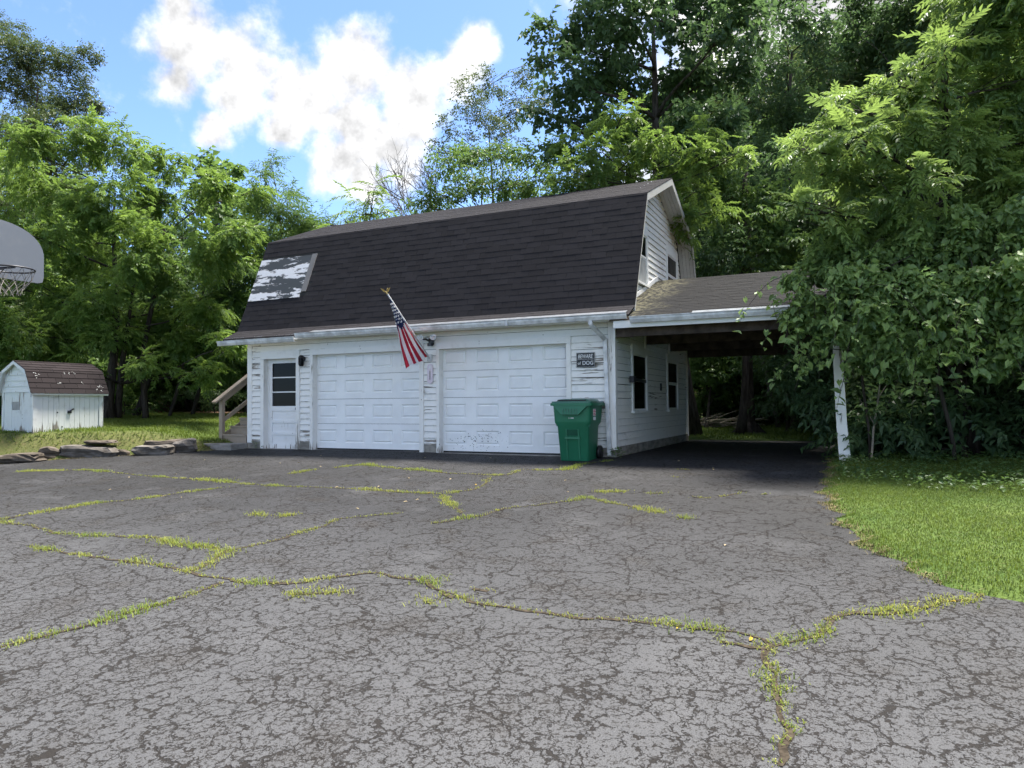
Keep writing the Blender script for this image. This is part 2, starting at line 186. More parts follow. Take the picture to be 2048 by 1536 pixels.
# ------------------------------------------------------------------ materials
class NT:
    def __init__(s, name):
        s.mat = bpy.data.materials.new(name); s.mat.use_nodes = True; s.t = s.mat.node_tree; s.t.nodes.clear()
        s.flat = False; s.out = s.n('ShaderNodeOutputMaterial'); s.tc = s.n('ShaderNodeTexCoord')
    def n(s, ty, **kw):
        q = s.t.nodes.new(ty)
        for k, v in kw.items(): setattr(q, k, v)
        return q
    def set(s, sock, v):
        if hasattr(v, 'is_linked'): s.t.links.new(v, sock)
        else:
            if isinstance(v, tuple) and len(v) == 3 and sock.type == 'RGBA': v = v+(1,)
            sock.default_value = v
    def noise(s, scale, detail=4, rough=0.55, vec=None, dist=0.0):
        q = s.n('ShaderNodeTexNoise'); q.noise_dimensions = '2D' if s.flat else '3D'; q.inputs['Scale'].default_value = scale; q.inputs['Detail'].default_value = detail
        q.inputs['Roughness'].default_value = rough; q.inputs['Distortion'].default_value = dist
        s.t.links.new(vec if vec is not None else s.tc.outputs['Object'], q.inputs['Vector']); return q
    def vor(s, scale, feature='DISTANCE_TO_EDGE', vec=None, rand=1.0):
        q = s.n('ShaderNodeTexVoronoi', feature=feature); q.voronoi_dimensions = '2D' if s.flat else '3D'; q.inputs['Scale'].default_value = scale; q.inputs['Randomness'].default_value = rand
        s.t.links.new(vec if vec is not None else s.tc.outputs['Object'], q.inputs['Vector']); return q
    def scale(s, v, vec=None):
        q = s.n('ShaderNodeMapping'); q.inputs['Scale'].default_value = v
        s.t.links.new(vec if vec is not None else s.tc.outputs['Object'], q.inputs['Vector']); return q.outputs[0]
    def math(s, op, a, b=None, c=None, clamp=False):
        q = s.n('ShaderNodeMath', operation=op, use_clamp=clamp)
        for i, v in enumerate((a, b, c)):
            if v is not None: s.set(q.inputs[i], v)
        return q.outputs[0]
    def ramp(s, v, a, b, c=0.0, d=1.0):
        q = s.n('ShaderNodeMapRange', interpolation_type='SMOOTHSTEP'); s.set(q.inputs['Value'], v)
        for k, x in zip(('From Min', 'From Max', 'To Min', 'To Max'), (a, b, c, d)): q.inputs[k].default_value = x
        return q.outputs[0]
    def mix(s, f, a, b, mode='MIX'):
        q = s.n('ShaderNodeMix', data_type='RGBA', blend_type=mode); s.set(q.inputs[0], f); s.set(q.inputs[6], a); s.set(q.inputs[7], b); return q.outputs[2]
    def warp(s, amt, scale, vec=None, detail=3):
        base = vec if vec is not None else s.tc.outputs['Object']
        q = s.noise(scale, detail, vec=base)
        a = s.n('ShaderNodeVectorMath', operation='MULTIPLY_ADD'); s.t.links.new(q.outputs['Color'], a.inputs[0])
        a.inputs[1].default_value = (amt,)*3; s.t.links.new(base, a.inputs[2]); return a.outputs[0]
    def bump(s, h, strength=0.3, dist=0.01):
        q = s.n('ShaderNodeBump'); q.inputs['Strength'].default_value = strength; q.inputs['Distance'].default_value = dist
        s.set(q.inputs['Height'], h); return q.outputs[0]
    def pbr(s, col, rough=0.7, spec=0.3, normal=None, metal=0.0):
        b = s.n('ShaderNodeBsdfPrincipled'); s.set(b.inputs['Base Color'], col); s.set(b.inputs['Roughness'], rough)
        s.set(b.inputs['Specular IOR Level'], spec); s.set(b.inputs['Metallic'], metal)
        if normal is not None: s.t.links.new(normal, b.inputs['Normal'])
        s.t.links.new(b.outputs[0], s.out.inputs[0]); return b
    def rnd(s): return s.n('ShaderNodeObjectInfo').outputs['Random']
    def attr(s, name='tint'): return s.n('ShaderNodeAttribute', attribute_name=name).outputs['Fac']

def mat_plain(name, col, rough=0.6, spec=0.3, var=0.15, scale=8.0, metal=0.0, bump=0.0):
    m = NT(name); nz = m.noise(scale, 5).outputs['Fac']
    dark = tuple(c*(1-var) for c in col); lite = tuple(min(1, c*(1+var)) for c in col)
    m.pbr(m.mix(m.ramp(nz, .3, .7), dark, lite), rough, spec, m.bump(nz, bump, .01) if bump else None, metal); return m.mat
def mat_paint(name, axis='x', base=(.79, .78, .745), peel=0.5, dirt=0.4, foot=None):
    """old white house paint: grain along the board, flakes off in places to grey wood, dirty spots"""
    m = NT(name)
    sv = {'x': (1.6, 22, 26), 'y': (22, 1.6, 26), 'z': (24, 24, 1.6)}[axis]
    tcv = m.n('ShaderNodeVectorMath', operation='ADD'); m.t.links.new(m.tc.outputs['Object'], tcv.inputs[0])
    loc = m.n('ShaderNodeObjectInfo'); m.t.links.new(loc.outputs['Location'], tcv.inputs[1])
    v = tcv.outputs[0]
    grain = m.noise(1.0, 6, .6, vec=m.scale(sv, v)).outputs['Fac']
    big = m.noise(1.3, 3, vec=v).outputs['Fac']
    rn = loc.outputs['Random']
    f = m.math('ADD', grain, m.math('MULTIPLY', m.math('SUBTRACT', big, .5), .5))
    f = m.math('ADD', f, m.math('MULTIPLY', m.math('SUBTRACT', m.math('POWER', rn, 2.0), .5), .16))
    if foot:                                               # rot and splash wear creeping up from the ground in ragged tongues
        sz = m.n('ShaderNodeSeparateXYZ'); m.t.links.new(v, sz.inputs[0])
        ft = m.ramp(m.math('ADD', sz.outputs[2], m.math('MULTIPLY', m.math('SUBTRACT', grain, .5), .35)), foot[1], foot[0])
        f = m.math('ADD', f, m.math('MULTIPLY', ft, .17))
    pm = m.ramp(f, .74-.22*peel, .80-.22*peel)
    wood = m.mix(m.noise(1.0, 4, vec=m.scale(tuple(2*a for a in sv), v)).outputs['Fac'], (.10, .085, .065), (.34, .31, .27))
    dn = m.noise(5.0, 5, .65, vec=v).outputs['Fac']
    col = m.mix(m.math('MULTIPLY', m.ramp(dn, .5, .85), dirt), base, (.36, .35, .31))
    spot = m.vor(7.0, 'F1', v).outputs['Distance']
    col = m.mix(m.math('MULTIPLY', m.ramp(spot, .10, .05), m.ramp(big, .5, .6)), col, (.10, .09, .08))
    col = m.mix(pm, col, wood)
    hgt = m.math('SUBTRACT', m.math('MULTIPLY', grain, .3), pm)
    m.pbr(col, m.math('MULTIPLY_ADD', pm, .3, .5), .25, m.bump(hgt, .35, .004)); return m.mat
def mat_shingle(name, col, tintattr=False, moss=False):
    m = NT(name); r = m.attr() if tintattr else m.rnd()
    nz = m.noise(2.2, 4, vec=m.n('ShaderNodeNewGeometry').outputs['Position']).outputs['Fac']
    fine = m.noise(160.0, 2).outputs['Fac']
    c1 = tuple(q*.72 for q in col); c2 = tuple(q*1.30 for q in col)
    c = m.mix(m.math('MULTIPLY_ADD', nz, .5, m.math('MULTIPLY', r, .5)), c1, c2)
    c = m.mix(m.ramp(fine, .58, .8, 0, .30), c, (.055, .052, .054))
    if moss:
        pos = m.n('ShaderNodeSeparateXYZ'); m.t.links.new(m.n('ShaderNodeNewGeometry').outputs['Position'], pos.inputs[0])
        k = m.ramp(m.math('ADD', pos.outputs[0], m.math('MULTIPLY', nz, 1.1)), 1.55, .75)
        g = m.ramp(m.noise(11.0, 6, .7).outputs['Fac'], .44, .58)
        c = m.mix(m.math('MULTIPLY', k, g), c, m.mix(m.noise(40.0, 3).outputs['Fac'], (.045, .042, .02), (.17, .16, .11)))
    m.pbr(c, .9, .14, m.bump(fine, .5, .003)); return m.mat
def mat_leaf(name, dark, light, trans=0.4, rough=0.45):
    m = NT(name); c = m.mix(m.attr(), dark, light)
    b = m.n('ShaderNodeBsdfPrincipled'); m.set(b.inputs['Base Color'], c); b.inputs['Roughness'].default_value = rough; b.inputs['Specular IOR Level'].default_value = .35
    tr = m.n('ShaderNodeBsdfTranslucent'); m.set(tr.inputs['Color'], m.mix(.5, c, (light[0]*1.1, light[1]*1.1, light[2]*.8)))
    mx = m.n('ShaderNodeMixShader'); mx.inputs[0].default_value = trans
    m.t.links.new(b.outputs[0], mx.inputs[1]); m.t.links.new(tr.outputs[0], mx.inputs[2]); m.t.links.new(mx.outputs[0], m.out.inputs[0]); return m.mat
def mat_asphalt():
    m = NT('asphalt'); m.flat = True
    P = m.tc.outputs['Object']
    big = m.noise(.45, 4, vec=P).outputs['Fac']; mid = m.noise(1.9, 5, .6, vec=P).outputs['Fac']
    sep = m.n('ShaderNodeSeparateXYZ'); m.t.links.new(P, sep.inputs[0])
    near = m.ramp(sep.outputs[1], -4.5, -10.0)              # more broken away from the garage; brighter light there painted as paler colour
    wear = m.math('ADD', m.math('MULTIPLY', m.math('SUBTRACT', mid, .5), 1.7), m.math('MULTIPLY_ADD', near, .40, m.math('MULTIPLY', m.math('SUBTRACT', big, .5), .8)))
    w = m.warp(.16, 6.5, m.warp(.045, 45.0, P, 2), 3)
    e1 = m.vor(9.5, vec=w).outputs['Distance']; e0 = m.vor(2.1, vec=m.warp(.35, 2.6, m.warp(.05, 30.0, P, 2), 4)).outputs['Distance']
    e2 = m.vor(26.0, vec=m.warp(.05, 34.0, P, 3)).outputs['Distance']
    g1 = m.noise(8.0, 5, .65, vec=P).outputs['Fac']; g2 = m.noise(21.0, 4, .65, vec=P).outputs['Fac']; g3 = m.noise(70.0, 3, .6, vec=P).outputs['Fac']
    rag = m.math('MULTIPLY', m.math('SUBTRACT', g3, .5), .09)
    c1 = m.math('MULTIPLY', m.ramp(m.math('ADD', e1, rag), .052, .026), m.ramp(m.math('ADD', g1, m.math('MULTIPLY', wear, .32)), .46, .53))
    c0 = m.math('MULTIPLY', m.ramp(m.math('ADD', e0, m.math('MULTIPLY', rag, .35)), .020, .010), m.ramp(m.math('ADD', g1, m.math('MULTIPLY', wear, .3)), .42, .50))
    c2 = m.math('MULTIPLY', m.ramp(m.math('ADD', e2, rag), .11, .06), m.ramp(m.math('ADD', g2, m.math('MULTIPLY', wear, .17)), .55, .605))
    pit = m.ramp(m.math('ADD', m.noise(44.0, 4, .72, vec=P).outputs['Fac'], m.math('MULTIPLY', wear, .08)), .60, .635)
    agg = m.noise(150.0, 2, .8, vec=P).outputs['Fac']
    base = m.mix(m.ramp(big, .35, .66), (.017, .017, .018), (.030, .030, .032))
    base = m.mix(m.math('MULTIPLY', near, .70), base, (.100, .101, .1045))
    base = m.mix(m.ramp(mid, .54, .74, 0, .40), base, (.042, .037, .032))      # brownish silt
    base = m.mix(m.ramp(m.noise(1.1, 4, vec=P).outputs['Fac'], .57, .74, 0, .32), base, (.098, .098, .101))    # pale worn patches
    base = m.mix(m.ramp(agg, .56, .70, 0, .55), base, (.125, .125, .127)); base = m.mix(m.ramp(agg, .46, .32, 0, .7), base, (.014, .014, .015))
    dark = m.math('MAXIMUM', m.math('MAXIMUM', m.math('MAXIMUM', c1, c0), m.math('MULTIPLY', c2, .85)), m.math('MULTIPLY', pit, .9))
    col = m.mix(m.math('MULTIPLY', dark, .86), base, m.mix(g3, (.005, .0045, .004), (.022, .017, .013)))
    h = m.math('SUBTRACT', m.math('MULTIPLY', agg, .25), m.math('MAXIMUM', c1, c0))
    m.pbr(col, m.math('MULTIPLY_ADD', dark, .25, .68), .18, m.bump(h, .8, .012)); return m.mat
def mat_ground():
    m = NT('ground'); g = m.attr('tint')
    n1 = m.noise(1.7, 5).outputs['Fac']; n2 = m.noise(14.0, 4).outputs['Fac']; n3 = m.noise(60.0, 2).outputs['Fac']
    grass = m.mix(m.ramp(n1, .3, .7), (.045, .085, .016), (.085, .125, .026)); grass = m.mix(m.ramp(n2, .55, .75, 0, .6), grass, (.12, .11, .045))
    lit = m.mix(n2, (.10, .062, .038), (.27, .17, .11)); lit = m.mix(m.ramp(n3, .5, .7), lit, (.05, .035, .024))
    m.pbr(m.mix(g, grass, lit), .9, .15, m.bump(n3, .6, .03)); return m.mat
def mat_bark(name, a=(.035, .028, .022), b=(.12, .10, .085)):
    m = NT(name); n1 = m.noise(1.0, 6, .65, vec=m.scale((14, 14, 2.2))).outputs['Fac']
    m.pbr(m.mix(m.ramp(n1, .35, .68), a, b), .9, .15, m.bump(n1, .8, .03)); return m.mat
def mat_stone(name, a, b):
    m = NT(name); n1 = m.noise(3.0, 6, .65, vec=m.scale((1, 1, 3))).outputs['Fac']; n2 = m.noise(22.0, 4).outputs['Fac']
    c = m.mix(m.ramp(n1, .35, .65), a, b); c = m.mix(m.ramp(n2, .6, .75, 0, .6), c, (.05, .05, .045))
    m.pbr(c, .85, .25, m.bump(m.math('ADD', n1, m.math('MULTIPLY', n2, .4)), .7, .02)); return m.mat
def mat_patch():
    """bare board on the roof: white coating flaked off to dark in ragged level streaks"""
    m = NT('flaking_white_board'); P = m.tc.outputs['Object']
    a = m.noise(1.0, 6, .7, vec=m.scale((2.2, 9.0, 9.0), P)).outputs['Fac']; b = m.noise(1.0, 3, vec=m.scale((.9, 3.0, 3.0), P)).outputs['Fac']
    f = m.ramp(m.math('ADD', m.math('MULTIPLY', a, .7), m.math('MULTIPLY', b, .6)), .625, .66)
    fine = m.noise(40.0, 3).outputs['Fac']
    c = m.mix(f, m.mix(fine, (.50, .50, .52), (.66, .66, .68)), (.045, .052, .058))
    m.pbr(c, .7, .3, m.bump(m.math('SUBTRACT', 1.0, f), .5, .006)); return m.mat
def mat_glass():
    m = NT('window_glass'); m.pbr((.006, .007, .009), .08, .09); return m.mat

M = {}
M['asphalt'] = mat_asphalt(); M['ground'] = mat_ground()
M['soil'] = mat_plain('crack_soil', (.045, .036, .026), .95, .1, .5, 30)
M['paint_x'] = mat_paint('old_white_paint_front', 'x', peel=.62, foot=(.05, .42)); M['paint_y'] = mat_paint('old_white_paint_side', 'y', peel=.30)
M['paint_z'] = mat_paint('old_white_paint_upright', 'z', peel=.40, foot=(-.05, .22)); M['paint_post'] = mat_paint('old_white_paint_post', 'z', peel=.85)
M['trim'] = mat_paint('white_trim_paint', 'x', (.78, .78, .76), peel=.16, dirt=.35); M['plank'] = mat_paint('plank_paint', 'z', (.68, .69, .66), peel=.55, dirt=.8, foot=(.36, .74))
M['plank_end'] = mat_paint('skylit_plank_paint', 'z', (.60, .64, .64), peel=.40, dirt=.5, foot=(.36, .66))  # bluish skylit shade of the gable end put into its paint
M['door_white'] = mat_plain('garage_door_enamel', (.81, .82, .82), .42, .35, .05, 2.2)
M['entry_white'] = mat_paint('entry_door_paint', 'z', (.78, .78, .77), peel=.30, dirt=.3, foot=(-.03, .34))
M['gutter'] = mat_plain('white_gutter_metal', (.56, .565, .565), .4, .5, .28, 5, 0.0)
M['gutter_guard'] = mat_plain('grey_gutter_guard', (.30, .32, .35), .30, .5, .2, 9, .5)
M['shingle'] = mat_shingle('dark_roof_shingle', (.018, .0168, .0195)); M['shingle_t'] = mat_shingle('dark_roof_shingle_field', (.018, .0168, .0195), True)
M['shingle_cp'] = mat_shingle('carport_shingle', (.0088, .0088, .0096), True, True); M['shingle_dog'] = mat_shingle('brown_shingle', (.021, .0165, .017))
M['shingle_grey'] = mat_shingle('grey_bare_shingle', (.17, .165, .165))
M['lichen'] = mat_plain('pale_lichen', (.45, .46, .44), .9, .1, .3, 40)
M['patch'] = mat_patch(); M['glass'] = mat_glass(); M['soffit'] = mat_paint('stained_soffit_paint', 'y', (.46, .455, .43), peel=.45, dirt=.9); M['felt'] = mat_plain('dark_wall_felt', (.035, .034, .033), .9, .1); M['black'] = mat_plain('black_plastic', (.012, .012, .013), .45, .4, .2)
M['iron'] = mat_plain('dark_metal', (.05, .05, .055), .45, .5, .3, 20, .6); M['concrete'] = mat_stone('concrete', (.20, .185, .165), (.32, .30, .275))
M['block'] = mat_stone('foundation_block', (.17, .16, .14), (.30, .28, .245)); M['plywood'] = mat_plain('grey_board', (.30, .31, .31), .7, .2, .2, 3)
M['beam'] = mat_plain('dark_timber', (.075, .058, .048), .85, .15, .4, 6); M['stepwood'] = mat_paint('weathered_step_wood', 'x', (.30, .245, .19), peel=.5, dirt=.5)
M['stone'] = mat_stone('grey_stone', (.065, .056, .046), (.16, .145, .13)); M['stone_b'] = mat_stone('brown_stone', (.05, .04, .03), (.13, .108, .086))
M['bark'] = mat_bark('bark', (.022, .018, .015), (.075, .064, .055)); M['bark_grey'] = mat_bark('grey_bark', (.06, .055, .05), (.17, .16, .15)); M['twig'] = mat_plain('dry_stem', (.28, .24, .19), .9, .1, .3, 20)
M['bin'] = mat_plain('green_bin_plastic', (.020, .15, .078), .42, .4, .08, 3); M['bin_lid'] = mat_plain('green_lid_plastic', (.03, .13, .085), .30, .5, .08, 3)
M['white'] = mat_plain('white_print', (.72, .72, .72), .6, .3, .05); M['red'] = mat_plain('flag_red', (.36, .022, .045), .8, .1, .12, 20)
M['blue'] = mat_plain('flag_blue', (.018, .03, .085), .8, .1, .12, 20); M['cloth'] = mat_plain('flag_white', (.72, .71, .72), .8, .1, .06, 20)
M['gold'] = mat_plain('brass_gold', (.75, .55, .22), .3, .5, .1, 10, .8); M['pink'] = mat_plain('faded_pink_enamel', (.66, .58, .64), .5, .3, .08, 20)
M['sticker'] = mat_plain('red_print', (.55, .12, .14), .6, .3, .1); M['sign'] = mat_plain('black_sign_board', (.016, .017, .02), .4, .4, .1)
M['board'] = mat_paint('grey_backboard_paint', 'x', (.17, .185, .21), peel=.52, dirt=.3); M['net'] = mat_plain('old_net_cord', (.22, .20, .18), .9, .1, .2, 60)
M['yellow'] = mat_plain('yellow_dead_leaf', (.36, .25, .03), .7, .2, .3, 30); M['straw'] = mat_plain('dry_straw', (.20, .165, .085), .9, .1, .5, 9); M['tan'] = mat_plain('tan_dead_leaf', (.42, .34, .2), .8, .2, .3, 30)
M['leaf_bright'] = mat_leaf('bright_walnut_leaf', (.068, .14, .042), (.215, .315, .068), .50); M['leaf_mid'] = mat_leaf('mid_green_leaf', (.055, .115, .040), (.155, .245, .066), .48)
M['leaf_dark'] = mat_leaf('dark_green_leaf', (.042, .085, .044), (.11, .185, .072), .46); M['leaf_grey'] = mat_leaf('grey_green_leaf', (.032, .058, .026), (.11, .15, .055), .40)
M['leaf_right'] = mat_leaf('near_walnut_leaf', (.078, .15, .062), (.255, .355, .095), .48); M['leaf_vine'] = mat_leaf('vine_leaf', (.11, .185, .075), (.30, .42, .13), .42, .34)
M['grass'] = mat_leaf('lawn_grass', (.048, .092, .016), (.15, .20, .034), .40, .6); M['grass_crack'] = mat_leaf('crack_grass', (.13, .21, .03), (.40, .40, .09), .40, .6)

# ------------------------------------------------------------------ lie of the land
def sstep(a, b, x):
    t = np.clip((np.asarray(x, float)-a)/(b-a), 0, 1); return t*t*(3-2*t)
def drive_z(y): return np.where(np.asarray(y) < 0, .05*np.asarray(y)-.03, -.03)
_YL = [-30, -9, -6, -4.2, -3.2, -2.4, -1.6, -1.0, -.55, -.50, 0]
_XL = [-20, -16, -14, -12.3, -11.75, -11.05, -10.2, -9.75, -9.45, -9.4, -9.4]
_YR = [-30, -10, -8.2, -7.4, -7.05, -6.89, -6.78, -6.55, -6.14, -5.71, -4.97, -4.15, -2.9, -1.4, 0, 7]
_XR = [16, 14, 11, 7.5, 5.6, 4.80, 4.55, 4.37, 4.15, 3.97, 3.79, 3.64, 3.51, 3.50, 3.50, 3.45]
def edge_noise(y): return .05*np.sin(y*7.1+.5)+.035*np.sin(y*17.3)+.02*np.sin(y*41.0)
def xl(y): return np.interp(y, _YL, _XL)
def xr(y): return np.interp(y, _YR, _XR)+edge_noise(np.asarray(y, float))*1.1
def sdist(x, y):
    """> 0 off the paving"""
    x = np.asarray(x, float); y = np.asarray(y, float)
    left = np.where(y < 0, (xl(y)-x)*.75, np.where(x < -.5, .5, -.1-x))
    right = (x-xr(y))*np.where(y > -6.3, 1.0, .45)
    return np.maximum(np.maximum(left, right), y-6.7)
def H(x, y):
    x = np.asarray(x, float); y = np.asarray(y, float)
    s = (x+9.3)*-.72+(y+.6)*.695
    D = drive_z(y); sd = sdist(x, y)
    base = D+np.clip(sd*.35, -.07, .035)+.02*np.clip(sd, 0, 20)*sstep(3, 8, x)
    up = .19+.21*sstep(0.05, .5, s)+.040*np.clip(s-1.0, 0, 25)+.11*np.clip(s-13, 0, 60)
    w = sstep(-.05, .45, s)*sstep(-3, -9, x)
    near = sstep(.9, 2.6, np.hypot(np.clip(-8.9-x, 0, None), 0*x)+np.clip(-y, 0, 9)*.6)   # low beside the steps
    up = up*(.35+.65*near)
    z = base*(1-w)+np.maximum(up, base)*w
    z = z+.05*np.clip(np.hypot(x, y-5)-34, 0, 60)*sstep(5, 20, y)
    return z+.012*np.sin(x*1.3+y*.7)*sstep(.3, 1.5, sd)
GX = np.unique(np.round(np.concatenate([np.linspace(-300, -40, 20), np.linspace(-40, -17, 30), np.arange(-17, 11, .22), np.linspace(11, 30, 24), np.linspace(30, 300, 20)]), 3))
GY = np.unique(np.round(np.concatenate([np.linspace(-300, -30, 20), np.linspace(-30, -10, 30), np.arange(-10, 9, .22), np.linspace(9, 40, 46), np.linspace(40, 300, 20)]), 3))
def build_ground():
    X, Y = np.meshgrid(GX, GY); Z = H(X, Y)
    foot = (X > -8.6) & (X < -.1) & (Y > .1) & (Y < 6.1); Z = np.where(foot, -.25, Z)
    V = np.stack([X, Y, Z], -1).reshape(-1, 3); nx, ny = len(GX), len(GY)
    i = np.arange(nx-1)[None, :]+np.arange(ny-1)[:, None]*nx; i = i.ravel()
    F = np.stack([i, i+1, i+nx+1, i+nx], 1)
    x, y = V[:, 0], V[:, 1]; s = (x+9.3)*-.72+(y+.6)*.695
    litter = np.maximum(sstep(7.2, 8.6, s+.4*np.sin(x*2.1+y))*sstep(-6, -8, x), .6*sstep(24, 28, y)*sstep(-3, -9, x))
    litter = np.maximum(litter, sstep(.9, 1.8, y+.5*np.sin(x*3))*sstep(4.2, 4.9, x))
    litter = np.maximum(litter, .35*sstep(.9, .2, s)*sstep(0, .15, s)*sstep(-6, -8, x))
    o = link('ground', fast('ground', V, F, litter, True), M['ground']); tag(o, 'grassy ground and leaf litter round the garage', 'ground', kind='structure')
build_ground()
def build_driveway():
    ys = np.concatenate([np.linspace(-30, -10, 24), np.arange(-9.9, 0, .12), [0.0]]); n = 90; V = []; F = []
    for y in ys:
        a = xl(y)-.15; b = xr(y)
        xs = np.linspace(a, b, n)
        V += [(x, y, float(drive_z(y))+.008*math.sin(x*.9+y*.6)+.006*math.sin(x*2.1-y*1.7)*min(1, -y)) for x in xs]
    for j in range(len(ys)-1):
        for k in range(n-1): q = j*n+k; F.append((q, q+1, q+n+1, q+n))
    b0 = len(V)                                                  # floor under the carport
    ys2 = np.linspace(0, 6.7, 30); m2 = 20
    for y in ys2:
        for x in np.linspace(-.02, float(xr(y)), m2): V.append((x, y, -.03))
    for j in range(len(ys2)-1):
        for k in range(m2-1): q = b0+j*m2+k; F.append((q, q+1, q+m2+1, q+m2))
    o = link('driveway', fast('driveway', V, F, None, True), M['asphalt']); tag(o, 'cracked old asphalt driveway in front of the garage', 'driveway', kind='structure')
    sl = MB()
    for a, b in ((-8.28, -7.25), (-6.87, -4.06), (-3.66, -.88)): sl.box(a, b, -.06, .3, -.14, -.030)
    sl.obj('threshold', M['concrete'], o)
    # long crooked cracks: soil-filled strips lying in the paving
    cv = []; cf = []
    for pl in CRACKS:
        pts = resample(pl, .06); base = len(cv)
        for i, (x, y) in enumerate(pts):
            w = .012+.006*math.sin(i*.9)+random.uniform(0, .007); a = pts[max(i-1, 0)]; c = pts[min(i+1, len(pts)-1)]
            dx, dy = c[0]-a[0], c[1]-a[1]; l = math.hypot(dx, dy)+1e-9; nx, ny = -dy/l, dx/l; jx = random.uniform(-.012, .012)
            for sg in (-1, 1): cv.append((x+nx*(w*sg+jx), y+ny*(w*sg+jx), float(drive_z(y))+.008*math.sin(x*.9+y*.6)+.006*math.sin(x*2.1-y*1.7)*min(1, -y)+.004))
        for i in range(len(pts)-1): q = base+2*i; cf.append((q, q+1, q+3, q+2))
    link('crack_filling', fast('crack_filling', cv, cf), M['soil'], o)['kind'] = 'stuff'
def resample(pl, step):
    out = []
    for (a, b), (c, d) in zip(pl[:-1], pl[1:]):
        n = max(1, int(math.hypot(c-a, d-b)/step))
        for i in range(n): out.append((a+(c-a)*i/n, b+(d-b)*i/n))
    out.append(tuple(pl[-1]))
    return [(x+.02*math.sin(i*.61+x*3), y+.02*math.sin(i*.83+y*2)) for i, (x, y) in enumerate(out)]
build_driveway()
def dz(x, y): return drive_z(y)+.008*np.sin(x*.9+y*.6)+.006*np.sin(x*2.1-y*1.7)*np.minimum(1, -np.minimum(y, 0))

def blades(x, y, z, h, w, bend=.5):
    n = len(x); a = rng.uniform(0, 2*np.pi, n); d = np.stack([np.cos(a), np.sin(a), 0*a], 1); s = np.stack([-np.sin(a), np.cos(a), 0*a], 1)
    p = np.stack([x, y, z], 1); hh = h[:, None]; lean = (rng.uniform(.1, 1, n)*bend)[:, None]
    b0 = p-s*w[:, None]/2; b1 = p+s*w[:, None]/2
    mid = p+d*lean*hh*.35+np.array([0, 0, .62])*hh; tip = p+d*lean*hh+np.array([0, 0, 1])*hh*(1-.35*lean)
    m0 = mid-s*w[:, None]*.35; m1 = mid+s*w[:, None]*.35
    V = np.stack([b0, b1, m1, m0, tip], 1).reshape(-1, 3); i = np.arange(n)*5
    F = np.concatenate([np.stack([i, i+1, i+2], 1), np.stack([i, i+2, i+3], 1), np.stack([i+3, i+2, i+4], 1)])
    return V, F
def lawn(name, label, x0, x1, y0, y1, n, cond, h0, h1, w, mat, tint=(0, 1)):
    x = rng.uniform(x0, x1, n); y = rng.uniform(y0, y1, n); k = cond(x, y); x, y = x[k], y[k]
    patch = .5+.5*np.sin(x*1.9+1.3*np.sin(y*1.1))*np.sin(y*2.3+x*.6)
    h = rng.uniform(h0, h1, len(x))*(.75+.5*patch)
    V, F = blades(x, y, H(x, y)-.005, h, rng.uniform(.7, 1.3, len(x))*w, 1.15)
    t = np.repeat(np.clip(tint[0]+(tint[1]-tint[0])*(.45*patch+.55*rng.uniform(0, 1, len(x))), 0, 1), 5)
    tag(link(name, fast(name, V, F, t), mat), label, 'grass', kind='stuff')
def left_s(x, y): return (x+9.3)*-.72+(y+.6)*.695
DOG = (-13.15, -12.06, -2.82, -1.22)
lawn('lawn_grass', 'mown green lawn on the right of the driveway', 3.3, 8.5, -9, 1.6, 240000, lambda x, y: (sdist(x, y) > rng.normal(-.01, .05, len(x))) & (x < 8.4+.0*y), .018, .042, .0055, M['grass'], (.0, .9))
lawn('lawn_grass', 'sunny green lawn round the white doghouse', -22, -9, -6, 10, 140000, lambda x, y: (left_s(x, y) > .02+.30*rng.uniform(0, 1, len(x))) & (left_s(x, y) < 8.2+.5*np.sin(x*2.1+y)) & ~((x > DOG[0]) & (x < DOG[1]) & (y > DOG[2]) & (y < DOG[3])), .05, .10, .014, M['grass'], (.35, 1.25))  # tints shifted paler to put the sunshine into the blade colour
lawn('lawn_grass', 'shady lawn seen through the carport behind the garage', -7, 9, 6.6, 26, 50000, lambda x, y: sdist(x, y) > 0.02, .06, .11, .018, M['grass'], (0, .7))  # tints held dark: this lawn's shade put into the colour
def crack_grass():
    X = []; Y = []; Hh = []; T = []
    for k, pl in enumerate(CRACKS):
        pts = np.array(resample(pl, .02)); n = len(pts); ph = rng.uniform(0, 6.28); fade = 1.0 if n > 25 else .8
        for i, (x, y) in enumerate(pts):
            dens = .52+.5*math.sin(i*.031+ph)+.5*math.sin(i*.083+ph*2)+.4*math.sin(i*.23+ph); dens = max(0.16, dens)*fade; dry = .5+.5*math.sin(i*.019+ph*3)*math.sin(i*.051+ph)
            m = rng.poisson(10*dens); wd = .012+.034*dens
            X += list(x+rng.normal(0, wd, m)); Y += list(y+rng.normal(0, wd, m)); Hh += list(rng.uniform(.008, .020+.022*dens, m)); T += list(np.clip(rng.normal(.30+.55*dry-.18*dens, .25, m), 0, 1.25))
    X, Y, Hh = map(np.array, (X, Y, Hh))
    V, F = blades(X, Y, dz(X, Y)+.002, Hh, rng.uniform(.004, .0085, len(X)), 1.5)
    tag(link('crack_grass', fast('crack_grass', V, F, np.repeat(T, 5)), M['grass_crack']), 'yellow-green grass tufts growing along the driveway cracks', 'grass', kind='stuff')
crack_grass()

